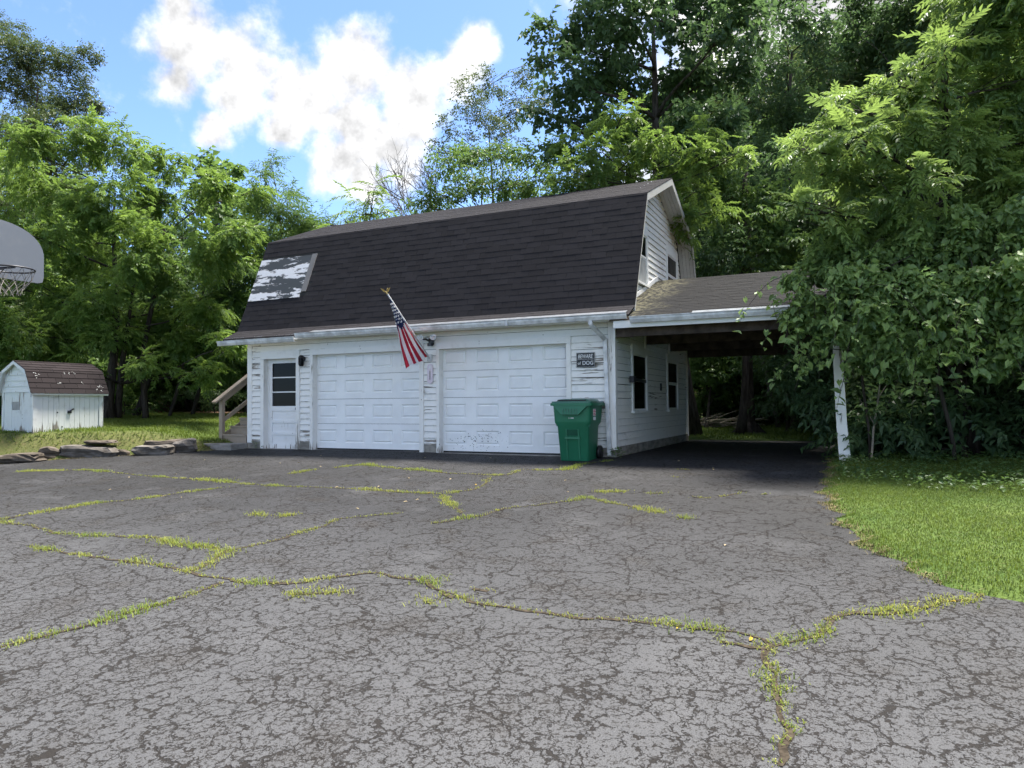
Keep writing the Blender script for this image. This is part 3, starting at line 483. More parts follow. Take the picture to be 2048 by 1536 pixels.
def dead_grass():
    n = 5200; y = rng.uniform(-7.6, .6, n); y = y[np.sin(y*3.1)+np.sin(y*7.7+1)+rng.normal(0, .8, n) > -.2]; x = xr(y)+rng.normal(.02, .035, len(y)); X2 = rng.uniform(-12.6, -9.2, 6000); Y2 = np.interp(X2, [-12.3, -11.75, -11.05, -10.2, -9.75, -9.4], [-4.2, -3.2, -2.4, -1.6, -1.0, -.5])+rng.normal(.05, .16, 6000)
    x = np.concatenate([x, X2]); y = np.concatenate([y, Y2]); z = np.maximum(H(x, y), dz(x, np.minimum(y, 0)))
    V, F = blades(x, y, z-.002, rng.uniform(.012, .045, len(x)), rng.uniform(.004, .009, len(x)), 1.9); tag(link('dead_grass', fast('dead_grass', V, F), M['straw']), 'dry straw along the paving edges and the stones', 'dry grass', kind='stuff')
dead_grass()
# ------------------------------------------------------------------ the garage
W0, W1, DEP = -8.74, 0.0, 6.21
ZS, EXP = .125, .127                                            # first siding course, exposure
PROF = [(-.40, 2.45), (.03, 2.66), (1.0, 4.93), (3.105, 5.80), (5.21, 4.93), (6.18, 2.66), (6.61, 2.45)]
RX0, RX1 = -9.12, .38
garage = empty('garage', (0, 0, 0)); tag(garage, 'white clapboard garage with dark gambrel roof and two doors', 'garage')
def roof_y(z):                                                   # front slope: y of the roof at height z
    return float(np.interp(z, [2.45, 2.66, 4.93, 5.80], [-.40, .03, 1.0, 3.105]))
# solid core, sheathing
b = MB(); inn = [(.20, -.2), (.20, 2.55), (.14, 2.62), (1.06, 4.86), (3.105, 5.70), (5.15, 4.86), (6.07, 2.62), (6.17, 2.55), (6.17, -.2)]
b.prism(inn, W0+.06, W1-.03, 0); b.obj('wall', M['felt'], garage)
b = MB()
for x0, x1 in ((W0+.05, -8.25), (-7.31, -6.84), (-4.09, -3.63), (-.92, W1-.035)): b.box(x0, x1, .012, .21, -.1, 2.38)
b.box(W0+.055, W1-.04, .014, .212, 2.045, 2.375); b.obj('sheathing', M['felt'], garage)  # dark felt in the board gaps stands in for lap shadow lines
b = MB()
for x0, x1 in ((W0-.01, -8.25), (-7.30, -6.85), (-4.08, -3.64), (-.91, W1+.012)): MB().box(x0, x1, -.012, .2, -.25, ZS+.02).obj('foundation', M['block'], garage)
for k in range(15): MB().box(W1-.2, W1+.010, .202+k*.4, .2+(k+1)*.4-.008, -.25, ZS+.022).obj('foundation_block', M['block'], garage)
MB().box(W0-.01, W0+.2, .2, DEP, -.25, .2).obj('foundation', M['block'], garage)
BOARD = {}
def board(length, axis, mat, top=True):
    """lapped clapboard, thick butt edge proud at the bottom"""
    key = (round(length, 3), axis, mat.name)
    if key not in BOARD:
        q = MB(); h = EXP+.004; pr = [(0, .011), (-.034, .009), (-.034, .013), (-.010, h), (0, h)]
        if axis == 'x': q.prism(pr, 0, length, 0)
        else: q.prism([(-a, z) for a, z in pr][::-1], 0, length, 1)
        BOARD[key] = q.mesh('siding_board', mat)
    return BOARD[key]
def courses(z0, z1):
    k = 0
    while ZS+EXP*k < z1-.03:
        if ZS+EXP*k >= z0-.06: yield ZS+EXP*k
        k += 1
def jit(): return random.uniform(-.0025, .0025)
for x0, x1, zt in ((W0+.125, -8.345, 2.34), (-7.205, -6.915, 2.10), (-3.998, -3.696, 2.12), (-.828, -.125, 2.34)):
    for z in courses(0, zt):
        if -8 < x0 < -1 and z+EXP > 2.16: continue
        link('siding_board', board(x1-x0, 'x', M['paint_x']), None, garage, (x0, .012+jit()*.4, z+jit()))
for z in (2.157, 2.284):
    for x0, x1 in ((-8.345, -4.9), (-4.897, -.828)):
        link('siding_board', board(x1-x0, 'x', M['trim']), None, garage, (x0, .010, z))
WIN = [(1.07, 2.21, .78, 1.97), (3.94, 5.08, .78, 1.97), (1.21, 2.35, 3.36, 4.46), (4.03, 5.17, 3.36, 4.46)]   # y0,y1,z0,z1 on the right wall
for z in courses(0, 5.7):
    zm = z+EXP*.5
    ya = .0 if zm < 2.5 else float(np.interp(zm, [2.6, 4.9, 5.72], [.10, 1.10, 3.0])); yb = DEP-ya
    segs = [(max(ya, .105 if zm < 2.5 else 0), min(yb, DEP-.105 if zm < 2.5 else 9))]
    for (y0, y1, z0, z1) in WIN:
        if z0-.08 < zm < z1+.07:
            nw = []
            for a, c in segs:
                if y1+.0 <= a or y0 >= c: nw.append((a, c)); continue
                if y0-a > .02: nw.append((a, y0-.0))
                if c-y1 > .02: nw.append((y1+.0, c))
            segs = nw
    for a, c in segs:
        if c-a > .06: link('siding_board', board(round(c-a, 3), 'y', M['paint_y']), None, garage, (W1-.028+jit()*.4, a, z+jit()))
for x0, x1, y0, y1 in ((W0-.012, W0+.125, -.024, .03), (W1-.115, W1+.014, -.024, .03)):
    MB().box(x0, x1, y0, y1, ZS-.03, 2.38).obj('corner_board', M['paint_z'], garage)
MB().box(W1-.01, W1+.014, .032, .105, ZS-.03, 2.38).obj('corner_board', M['paint_z'], garage)
MB().box(W1-.02, W1+.014, DEP-.105, DEP+.01, ZS-.03, 2.7).obj('corner_board', M['paint_z'], garage)
MB().box(W0-.014, W0+.06, .032, DEP, ZS, 2.6).obj('wall', M['paint_y'], garage)
# roof deck, trim
off = [(y, z-.035) for y, z in PROF]
b = MB(); b.prism(PROF+[(y, z-.05) for y, z in PROF[::-1]], RX0+.02, RX1-.02, 0); b.obj('roof_deck', M['felt'], garage)
for x0, x1 in ((RX1-.045, RX1-.012), (RX0+.012, RX0+.045)):
    for (a, c) in zip(PROF[1:-2], PROF[2:-1]):
        q = MB(); q.prism([(a[0], a[1]-.012), (c[0], c[1]-.012), (c[0], c[1]-.15), (a[0], a[1]-.15)], x0+.0015*PROF.index(a), x1+.0015*PROF.index(a), 0); q.obj('rake_board', M['soffit'], garage)
for (a, c) in zip(PROF[1:-2], PROF[2:-1]):                        # boarded soffit under the gable overhang, plank by plank
    n = 4; 
    for k in range(n):
        x0 = W1+.004+(RX1-.05-W1)*k/n; x1 = W1+.004+(RX1-.05-W1)*(k+1)/n-.006
        q = MB(); q.prism([(a[0], a[1]-.075), (c[0], c[1]-.075), (c[0], c[1]-.092), (a[0], a[1]-.092)], x0, x1, 0); q.obj('soffit_plank', M['soffit'], garage)
MB().box(W0-.02, W1+.02, -.34, .012, 2.385, 2.402).obj('soffit', M['trim'], garage)
MB().box(RX0+.05, RX1-.05, -.375, -.345, 2.36, 2.47).obj('fascia', M['trim'], garage)
MB().prism([(0, 0), (.02, 0), (.02, .3), (0, .3)], 0, .01, 0)     # (keeps numbering)
# shingles: real overlapping tabs on both front slopes; the nearest 300 stand alone
TW, TE = .305, .135
def slope_tabs(p, q, x0, x1, exp=TE, ofs=0):
    p = np.array(p); q = np.array(q); L = np.linalg.norm(q-p); d = (q-p)/L; out = []; k = 0
    while k*exp < L-.02:
        c = p+d*(k*exp); x = x0-((k+ofs) % 2)*TW/2-(k*37 % 5)*.013
        while x < x1-.02:
            a, e = max(x, x0), min(x+TW, x1)
            if e-a > .03: out.append((a, e, c[0], c[1], d[0], d[1], min(exp+.03, L-k*exp+.01)))
            x += TW
        k += 1
    return out
PATCH = (-8.95, -7.42, 3.37, 4.45)                               # x0,x1,z0,z1 of the bare board
tabs = slope_tabs(PROF[1], PROF[2], RX0, RX1)
tabs = [t for t in tabs if not (t[0] < PATCH[1]-.1 and PATCH[2] < t[3] < PATCH[3]-.05)]
tabs_k = slope_tabs(PROF[0], PROF[1], RX0, RX1, .125); tabs_u = slope_tabs(PROF[2], PROF[3], RX0, RX1, ofs=1); tabs_b = slope_tabs(PROF[4], PROF[3], RX0, RX1, ofs=1)
dist = [math.dist((t[0], t[2], t[3]), CAM) for t in tabs]; order = np.argsort(dist)
TM = {}
def tab_geo(w, ln, th=.009):
    g = .0035
    th *= .35
    return [(g, 0, th+.003), (w-g, 0, th+.003), (w-g, ln, .003), (g, ln, .003), (g, 0, .0), (w-g, 0, .0)], [(0, 1, 2, 3), (4, 5, 1, 0), (4, 0, 3), (5, 2, 1)]
def tab_matrix(t, lift=0.0):
    d = Vector((0, t[4], t[5])); n = Vector((1, 0, 0)).cross(d)
    return Matrix(((1, d.x, n.x, t[0]), (0, d.y, n.y, t[2]+n.y*lift), (0, d.z, n.z, t[3]+n.z*lift), (0, 0, 0, 1)))
def single_tab(t, parent, mat):
    tv = random.randrange(8); key = (round(t[1]-t[0], 2), round(t[6], 2), tv)
    if key not in TM:
        TM[key] = MB().add(*tab_geo(t[1]-t[0], t[6])).mesh('shingle', mat); at_ = TM[key].attributes.new('tint', 'FLOAT', 'POINT'); at_.data.foreach_set('value', [(tv+.5)/8]*6)
    o = link('shingle', TM[key], None, parent); o.matrix_basis = tab_matrix(t, random.uniform(0, .003)) @ Matrix.Rotation(random.uniform(-.012, .012), 4, 'Z'); return o
def tab_field(name, tl, parent, mat):
    V = []; F3 = []; T = []
    for t in tl:
        vs, fs = tab_geo(t[1]-t[0], t[6]); mm = tab_matrix(t, random.uniform(0, .003)) @ Matrix.Rotation(random.uniform(-.012, .012), 4, 'Z'); b0 = len(V); V += [tuple(mm @ Vector(v)) for v in vs]
        F3 += [(b0, b0+1, b0+2), (b0, b0+2, b0+3), (b0+4, b0+5, b0+1), (b0+4, b0+1, b0), (b0+4, b0, b0+3), (b0+5, b0+2, b0+1)]; T += [random.random()]*6
    o = link(name, fast(name, V, F3, T), mat, parent); o['kind'] = 'stuff'; return o
for i in order[:300]: single_tab(tabs[i], garage, M['shingle_t'])
tab_field('shingle_field', [tabs[i] for i in order[300:]]+tabs_k+tabs_u+tabs_b, garage, M['shingle_t'])
# bare board patch with a bare strip beside it
dv = Vector((0, PROF[2][0]-PROF[1][0], PROF[2][1]-PROF[1][1])).normalized(); nv = Vector((1, 0, 0)).cross(dv)
def on_slope(x, z, lift): 
    k = (z-PROF[1][1])/dv.z; p = Vector((x, PROF[1][0], PROF[1][1]))+dv*k+nv*lift; return tuple(p)
def slab(x0, x1, z0, z1, l0, l1): 
    q = [on_slope(x0, z0, l0), on_slope(x1, z0, l0), on_slope(x1, z1, l0), on_slope(x0, z1, l0)]+[on_slope(x0, z0, l1), on_slope(x1, z0, l1), on_slope(x1, z1, l1), on_slope(x0, z1, l1)]
    return MB().add(q, [(0,3,2,1),(4,5,6,7),(0,1,5,4),(1,2,6,5),(2,3,7,6),(3,0,4,7)])
o = slab(RX0+.02, PATCH[1]-.12, PATCH[2]+.03, PATCH[3], .0, .020).obj('roof_patch', M['patch'], garage); o['label'] = 'bare roof board with flaking white coating'
slab(PATCH[1]-.118, PATCH[1]+.02, PATCH[2]+.16, PATCH[3]+.02, .0, .024).obj('patch_edge_strip', M['shingle_grey'], garage)
# gutter with guard, downspout
def gutter_run(x0, x1, y, z, parent, droop=0.0):
    pr = [(y, z-.10), (y-.08, z-.10), (y-.105, z-.045), (y-.105, z-.012), (y-.120, z-.010), (y-.120, z+.004), (y-.108, z+.004), (y-.095, z-.015), (y-.095, z-.05), (y-.075, z-.092), (y-.004, z-.092)]
    q = MB(); q.prism(pr[::-1], x0, x1, 0); return q
g = gutter_run(-9.20, -6.95, -.385, 2.468, garage); gb = g.obj('gutter', M['gutter'], garage); gb.rotation_euler = (0, math.radians(-.25), 0); gb.location = (0, 0, -.03)
gutter_run(-6.94, .36, -.385, 2.475, garage).obj('gutter', M['gutter'], garage)
q = MB(); q.prism([(-.505, 2.472), (-.39, 2.502), (-.30, 2.535), (-.30, 2.531), (-.39, 2.497), (-.505, 2.467)], -6.6, .33, 0); q.obj('gutter_guard', M['gutter_guard'], garage)
for x in (-4.2, -1.9): MB().box(x-.02, x+.02, -.512, -.39, 2.366, 2.482).obj('gutter_joint', M['gutter'], garage)
q = MB()
for a, c in (((-.30, -.44, 2.38), (-.30, -.44, 2.30)), ((-.30, -.44, 2.31), (-.155, -.075, 2.07)), ((-.155, -.075, 2.09), (-.095, -.075, -.0))): q.bar(a, c, .075, .055, (0, 1, 0))
q.obj('downspout', M['gutter'], garage, bevel=.008)
# overhead doors
def overhead_door(x0, x1, label):
    Y = .14; W = x1-x0+.16; xa = x0-.08; d = MB().box(xa, xa+W, Y+.002, Y+.04, -.012, 2.14).obj('garage_door', M['felt'], garage); d['label'] = label
    pm = MB(); pw = W/4*.70; ph = .285
    # raised panel: sunk frame round a proud field
    o0, o1, o2 = 0.0, .030, .052; F = []
    def rect(i, y): return [(i, y, i), (pw-i, y, i), (pw-i, y, ph-i), (i, y, ph-i)]
    vs = rect(0, 0)+rect(o1, .020)+rect(o2, .003); fs = []
    for r in (0, 4):
        for k in range(4): fs.append((r+k, r+(k+1) % 4, r+4+(k+1) % 4, r+4+k))
    fs.append((8, 9, 10, 11)); pm.add(vs, fs); pmesh = pm.mesh('raised_panel', M['door_white'])
    for s in range(4):
        z0 = s*.5334+.004; z1 = z0+.5264; sec = MB(); cols = [0]
        xs = [0.0]; 
        for k in range(4):
            c = W*(k+.5)/4; xs += [c-pw/2, c+pw/2]
        xs.append(W); zc = (z1-z0)/2; zs = [0, zc-ph/2, zc+ph/2, z1-z0]
        for i in range(len(xs)-1):
            for j in range(3):
                if j == 1 and i % 2 == 1: continue
                sec.add([(xs[i], 0, zs[j]), (xs[i+1], 0, zs[j]), (xs[i+1], 0, zs[j+1]), (xs[i], 0, zs[j+1])], [(0, 1, 2, 3)])
        hh = z1-z0; sec.add([(0, 0, hh), (W, 0, hh), (W, .02, hh), (0, .02, hh), (0, 0, 0), (W, 0, 0), (W, .02, 0), (0, .02, 0)], [(0, 1, 2, 3), (7, 6, 5, 4)])
        yo = Y-.021-(.004 if s == 3 else 0)
        so = sec.obj('door_section', M['door_white'], d, loc=(xa, yo, z0))
        if s == 3: so.rotation_euler = (math.radians(-.6), 0, 0)
        for k in range(4):
            c = W*(k+.5)/4; p = link('raised_panel', pmesh, None, d, (xa+c-pw/2, yo, z0+zc-ph/2))
            if s == 3: p.rotation_euler = (math.radians(-.6), 0, 0)
    MB().box(xa, xa+W, Y-.014, Y+.015, -.055, .006).obj('bottom_seal', M['black'], d)  # black seal also stands in for the shaded gap under the door
    return d
overhead_door(-6.837, -4.094, 'white panelled garage door next to the entry door'); gd = overhead_door(-3.626, -.915, 'white panelled garage door behind the green bin')
q = MB()
for _ in range(130):                                            # black specks spattered on the bottom of the right door
    c = (random.gauss(-2.75, .38), .1165, .20+abs(random.gauss(0, .10))*(1 if random.random() < .7 else -.9)); r = random.uniform(.003, .010)*(1.5 if random.random() < .15 else 1)
    if -3.5 < c[0] < -2.0: q.add([(c[0]+r*math.cos(a)*random.uniform(.6, 1.2), c[1], c[2]+r*math.sin(a)*random.uniform(.6, 1.2)) for a in np.linspace(0, 2*math.pi, 7)[:6]], [tuple(range(6))])
q.obj('dirt_specks', M['black'], gd)['kind'] = 'stuff'
def trim(x0, x1, z0, z1, y0=-.036, y1=.145, mat='trim'): return MB().box(x0, x1, y0, y1, z0, z1).obj('door_trim', M[mat], garage, bevel=.003)
for a, c in ((-6.915, -6.837), (-4.094, -3.998)): trim(a, c, -.03, 2.035, mat='paint_z')
trim(-6.918, -3.995, 2.037, 2.164, -.040)
for a, c in ((-3.696, -3.626), (-.918, -.828)): trim(a, c, -.03, 2.035, mat='paint_z')
trim(-3.699, -.825, 2.037, 2.164, -.040)
# entry door
for a, c in ((-8.345, -8.247), (-7.31, -7.207)): trim(a, c, -.03, 1.985, mat='paint_z')
trim(-8.347, -7.205, 1.987, 2.168, -.040)
DY = .105
def door_frame():
    d = MB(); X0, X1 = -8.255, -7.30; L, R = -8.125, -7.43
    d.box(X0, L, DY, DY+.04, -.03, 2.0); d.box(R, X1, DY, DY+.04, -.03, 2.0)
    for z0, z1 in ((1.895, 2.0), (.815, .925), (.545, .605), (.275, .335), (-.03, .068)): d.box(L, R, DY, DY+.04, z0, z1)
    return d.obj('entry_door', M['entry_white'], garage)
ed = door_frame(); ed['label'] = 'white entry door with three glass panes over three panels'
for z0, z1 in ((.068, .275), (.335, .545), (.605, .815)): MB().box(-8.124, -7.431, DY+.018, DY+.03, z0, z1).obj('door_panel', M['entry_white'], ed)
for z0, z1 in ((.926, 1.228), (1.254, 1.556), (1.584, 1.894)): MB().box(-8.124, -7.431, DY+.020, DY+.026, z0, z1).obj('pane', M['glass'], ed)
for z in (1.241, 1.570): MB().box(-8.124, -7.431, DY+.004, DY+.03, z-.013, z+.013).obj('muntin', M['entry_white'], ed)
q = MB(); q.lathe([(.012, -.0), (.012, -.03), (.03, -.035), (.034, -.055), (.02, -.07)], 12, (-7.372, DY, .866), 1); q.obj('knob', M['iron'], ed, True)
# windows on the right wall
def window(y0, y1, z0, z1, label, boarded=False, arm=False):
    t = .085; fr = MB()
    for a, c, e, f in ((y0, y0+t, z0, z1), (y1-t, y1, z0, z1), (y0, y1, z1, z1+.10), (y0+t, y1-t, z1-t, z1)): fr.box(W1-.02, W1+.022, a, c, e, f)
    w = fr.obj('window', M['trim'], garage); w['label'] = label
    MB().box(W1-.02, W1+.055, y0-.03, y1+.03, z0-.045, z0).obj('sill', M['trim'], w)
    m = (z0+z1)/2; sa = MB()
    for e, f, x in ((z0+.002, m, -.012), (m, z1-t, -.002)):
        for a, c, g, h in ((y0+t, y0+t+.03, e, f), (y1-t-.03, y1-t, e, f), (y0+t+.03, y1-t-.03, e, e+.035), (y0+t+.03, y1-t-.03, f-.03, f)): sa.box(W1+x-.015, W1+x+.006, a, c, g, h)
    sa.obj('sash', M['trim'], w)
    for e, f, x in ((z0+.037, m-.03, -.016), (m+.035, z1-t-.03, -.006)):
        low = boarded and e < m-.05
        MB().box(W1+x, W1+x+.006, y0+t+.03, y1-t-.03, e, f).obj('board_cover' if low else 'pane', M['plywood'] if low else M['glass'], w)
    return w
window(*WIN[0], 'white framed window nearest the downspout under the carport'); window(*WIN[1], 'white framed window near the back under the carport')
window(*WIN[2], 'gable window with its lower sash boarded grey', True); window(*WIN[3], 'gable window beside the vines')
q = MB(); q.box(W1+.02, W1+.10, .86, 1.02, 1.32, 1.44); q.bar((W1+.06, 1.0, 1.385), (W1+.05, 1.9, 1.36), .03, .06); q.obj('latch_bar', M['iron'], garage)
MB().box(W1+.002, W1+.03, 3.28, 3.36, 1.20, 1.36).obj('hinge_plate', M['iron'], garage)
# flashing where the carport roof meets the gable
q = MB(); q.prism([(.62, 2.72), (3.105, 3.60), (3.105, 3.69), (.62, 2.81)], W1+.006, W1+.030, 0); q.obj('flashing', M['trim'], garage)

# ------------------------------------------------------------------ carport
carport = empty('carport', (3.70, 0, -.03)); tag(carport, 'open carport with low shingled roof attached to the garage', 'carport')
def cpart(mb, name, mat, **k):
    o = mb.obj(name, mat, None, **k); o.parent = carport; o.matrix_parent_inverse = Matrix.Translation((-3.70, 0, .03)); return o
CPR = [(-.42, 2.40), (3.105, 3.585), (6.63, 2.40)]; CX0, CX1 = .04, 3.98
cpart(MB().prism(CPR+[(y, z-.05) for y, z in CPR[::-1]], CX0, CX1, 0), 'roof_deck', M['beam'])
t1 = slope_tabs(CPR[0], CPR[1], CX0, CX1); t2 = slope_tabs(CPR[2], CPR[1], CX0, CX1)
o = tab_field('shingle_field', t1+t2, None, M['shingle_cp']); o.parent = carport; o.matrix_parent_inverse = Matrix.Translation((-3.70, 0, .03))
cpart(MB().box(.10, 3.96, -.40, -.365, 2.225, 2.375), 'fascia', M['trim'])
cpart(gutter_run(.42, 3.97, -.402, 2.395, None), 'gutter', M['gutter'])
q = MB(); q.prism([(-.522, 2.395), (-.41, 2.415), (-.32, 2.455), (-.32, 2.450), (-.41, 2.410), (-.522, 2.390)], 1.45, 3.9, 0); cpart(q, 'gutter_guard', M['gutter_guard'])
for y, z0, z1 in ((-.05, 2.10, 2.30), (2.05, 2.12, 2.36), (4.15, 2.12, 2.36), (6.15, 2.08, 2.30)): cpart(MB().box(.03, 3.95, y-.045, y+.045, z0, z1), 'beam', M['beam'])
for y in (-.05, 2.05, 4.15): cpart(MB().box(.016, .05, y-.09, y-.047, 2.04, 2.30), 'hanger', M['trim'])
for k in range(8):
    x = .25+k*.52
    for a, c in ((CPR[0], CPR[1]), (CPR[2], CPR[1])): cpart(MB().bar((x, a[0]+.06, a[1]-.10), (x, c[0], c[1]-.12), .04, .09), 'rafter', M['beam'])
po = cpart(MB().add([(3.63, -.06, -.12), (3.80, -.06, -.12), (3.80, .08, -.12), (3.63, .08, -.12), (3.59, -.06, .55), (3.745, -.06, .55), (3.745, .08, .55), (3.59, .08, .55), (3.565, -.06, 1.5), (3.71, -.06, 1.5), (3.71, .08, 1.5), (3.565, .08, 1.5), (3.56, -.06, 2.2), (3.70, -.06, 2.2), (3.70, .08, 2.2), (3.56, .08, 2.2)],
   [(0, 1, 5, 4), (1, 2, 6, 5), (2, 3, 7, 6), (3, 0, 4, 7), (4, 5, 9, 8), (5, 6, 10, 9), (6, 7, 11, 10), (7, 4, 8, 11), (8, 9, 13, 12), (9, 10, 14, 13), (10, 11, 15, 14), (11, 8, 12, 15), (12, 13, 14, 15)]), 'post', M['paint_post'], bevel=.008)
po['label'] = 'leaning white post with flaking paint'
for y in (3.1, 6.1): cpart(MB().box(3.63, 3.76, y-.06, y+.06, -.1, 2.13), 'post', M['paint_post'])

# ------------------------------------------------------------------ things fixed to the front wall
def text_part(name, s, size, mat, parent, loc, rot, shear=0.0, bold=0.0, sx=1.0):
    c = bpy.data.curves.new(name, 'FONT'); c.body = s; c.size = size; c.shear = shear; c.offset = bold; c.extrude = .0012; c.align_x = 'CENTER'; c.align_y = 'CENTER'
    t = bpy.data.objects.new(name, c); COL.objects.link(t); bpy.context.view_layer.update()
    me = bpy.data.meshes.new_from_object(t.evaluated_get(bpy.context.evaluated_depsgraph_get())); bpy.data.objects.remove(t)
    me.materials.clear(); me.materials.append(mat); o = link(name, me, None, parent, loc, rot); o.scale = (sx, 1, 1); return o
R90 = (math.radians(90), 0, 0)
sg = MB().box(-.176, .176, -.004, .004, -.134, .134).obj('warning_sign', M['sign'], None, loc=(-.54, -.034, 1.718)); tag(sg, 'black and white BEWARE of DOG sign on the siding', 'sign')
text_part('lettering', 'BEWARE', .100, M['white'], sg, (-.006, -.0055, .062), R90, .15, .0012, .72)
text_part('lettering', 'of', .078, M['white'], sg, (-.122, -.0055, -.060), R90, 0, .0004, .95)
text_part('lettering', 'DOG', .098, M['white'], sg, (.045, -.0055, -.058), R90, 0, .0006, .95)
MB().box(-.15, .15, -.0052, -.0042, .010, .014).obj('underline', M['white'], sg)
q = MB()
for x0, x1, z0, z1 in ((-.17, .17, .127, .130), (-.17, .17, -.130, -.127), (-.17, -.167, -.127, .127), (.167, .17, -.127, .127)): q.box(x0, x1, -.0052, -.0042, z0, z1)
q.obj('border', M['white'], sg)

th = empty('thermometer', (-3.836, -.034, 1.55)); tag(th, 'narrow pale pink thermometer plaque between the garage doors', 'thermometer')
n = 10; w, hh = .062, .20
out = [(w*math.cos(a), hh-w+w*math.sin(a)) for a in np.linspace(0, math.pi, n)]+[(w*math.cos(a), -hh+w+w*math.sin(a)) for a in np.linspace(math.pi, 2*math.pi, n)]
MB().prism(out, -.006, .006, 1).obj('plaque', M['pink'], th)
MB().box(-.006, .006, -.012, -.0062, -.12, .06).obj('tube', M['iron'], th)
st = [(.045*math.cos(math.pi/2+k*math.pi/5)*(1 if k % 2 == 0 else .42), .13+.045*math.sin(math.pi/2+k*math.pi/5)*(1 if k % 2 == 0 else .42)) for k in range(10)]
MB().prism(st, -.010, -.0062, 1).obj('star', M['white'], th)

la = empty('wall_lantern', (-7.09, -.03, 1.91)); tag(la, 'black caged lantern beside the entry door', 'wall lamp')
MB().lathe([(.045, .02), (.06, -.01), (.06, -.04)], 14, (0, 0, .05), 1).obj('base', M['black'], la, True)
MB().lathe([(.028, -.115), (.052, -.09), (.055, .05), (.035, .10), (.01, .115)], 14, (0, -.075, -.0), 2).obj('jar', M['glass'], la, True)
q = MB()
for k in range(6):
    a = k*math.pi/3; q.tube([(.03*math.cos(a), -.075+.03*math.sin(a), -.12), (.062*math.cos(a), -.075+.062*math.sin(a), -.08), (.062*math.cos(a), -.075+.062*math.sin(a), .06), (.035*math.cos(a), -.075+.035*math.sin(a), .118)], .005, 5)
q.obj('cage', M['black'], la); MB().lathe([(.066, .055), (.066, .075), (.04, .12), (.012, .128)], 14, (0, -.075, 0), 2).obj('cap', M['black'], la, True)

fl = empty('floodlight', (-3.80, -.03, 2.19)); tag(fl, 'twin-head floodlight under the eave above the thermometer', 'floodlight')
MB().box(-.06, .06, -.03, .0, -.07, .07).obj('junction_box', M['iron'], fl, bevel=.006)
MB().tube([(-.05, -.03, .02), (-.08, -.09, .05), (-.13, -.11, .05)], .018, 8).tube([(.05, -.03, .02), (.09, -.08, .05), (.12, -.10, .06)], .018, 8).box(-.045, .045, -.09, -.03, -.09, -.03).obj('arm', M['iron'], fl)
for x, s in ((-.15, 1), (.15, 1)):
    h = MB().lathe([(.022, .06), (.03, .03), (.062, -.05), (.066, -.075), (.060, -.078), (.0295, -.062)], 18, (0, 0, 0), 1).obj('lamp_head', M['gutter'], fl, True, loc=(x, -.15, .06)); h.rotation_euler = (math.radians(-12), 0, math.radians(14))
    MB().lathe([(.030, -.070), (.026, -.084), (.008, -.09)], 12, (0, 0, 0), 1).obj('bulb', M['cloth'], h, True)

# flag on an angled pole
PB, PT = Vector((-3.846, -.045, 1.872)), Vector((-3.85, -1.474, 2.962))
fg = empty('flag', tuple(PB)); tag(fg, 'drooping American flag on a pole with a gilt eagle tip', 'flag')
def fpart(mb, name, mats, **k):
    o = mb.obj(name, mats, None, **k); o.parent = fg; o.matrix_parent_inverse = Matrix.Translation(-PB); return o
fpart(MB().box(-3.90, -3.79, -.05, -.018, 1.80, 1.94).tube([PB-Vector((0, .0, .02)), PB+(PT-PB)*.06], .022, 10), 'bracket', M['gutter'])
fpart(MB().tube([PB, PT], .0125, 10), 'pole', M['gutter'], smooth=True)
dirp = (PT-PB).normalized(); q = MB(); q.lathe([(.012, 0), (.02, .012), (.014, .03), (.022, .05), (.012, .07)], 10)
ea = q.v; q.v = [tuple(PT+Vector((v[0], 0, 0))+Vector((0, v[1]*.6, v[1]*.6))+dirp*v[2]) for v in ea]
for s in (-1, 1): q.add([tuple(PT+dirp*.05+Vector((0, 0, 0))), tuple(PT+dirp*.09+Vector((s*.04, 0, .03))), tuple(PT+dirp*.085+Vector((s*.11, .0, .055))), tuple(PT+dirp*.05+Vector((s*.05, 0, .0))), tuple(PT+dirp*.06+Vector((s*.04, .015, .01)))], [(0, 1, 2, 3), (4, 2, 1, 0), (4, 3, 2), (4, 0, 3)])
q.lathe([(.010, .06), (.016, .085), (.004, .11)], 8, tuple(PT), 2); fpart(q, 'eagle_finial', M['gold'])
def flag_pt(u, v):
    """u: along the stripes from tip to free edge; v: across, 0 = hanging edge, 1 = along the pole"""
    a = PB.lerp(PT, .965); top_r = PB.lerp(PT, .80); Rr = PB.lerp(PT, .03)+Vector((0, -.02, -.02)); Lb = Vector((-3.87, -.90, 1.63)); La = a+Vector((0, .0, -.02))
    left = La.lerp(Lb, u); left.y += .09*math.sin(u*math.pi)*.3; right = PB.lerp(PT, .955*(1-u)+.03*u)+Vector((0, 0, -.014))
    p = left.lerp(right, v); w = min(1.0, u*1.5)
    p.x += w*(.030*math.sin(v*2*math.pi*2.6+.6+u*1.2)+.010*math.sin(v*2*math.pi*5.2+u*2))+.015*math.sin(u*7)*w
    p.y += w*.03*math.cos(v*2*math.pi*2.6+.9); p.z -= .03*u*math.sin(v*math.pi*2*2.0)*(1-v)+.05*w*v*(1-v); return p
NS, PER, NU = 13, 6, 40; q = MB(); nv = NS*PER; vs = []; fs = []; ms = []
for i in range(NU+1):
    for j in range(nv+1): vs.append(tuple(flag_pt(.02+.98*i/NU, j/nv)))
for i in range(NU):
    for j in range(nv):
        k = i*(nv+1)+j; fs.append((k, k+1, k+nv+2, k+nv+1)); ms.append(2 if i/NU < .40+.03*math.sin(j*.3) else (0 if (j//PER) % 2 == 0 else 1))
q.add(vs, fs); q.m = ms; fpart(q, 'flag_cloth', [M['red'], M['cloth'], M['blue']], smooth=True)
q = MB()
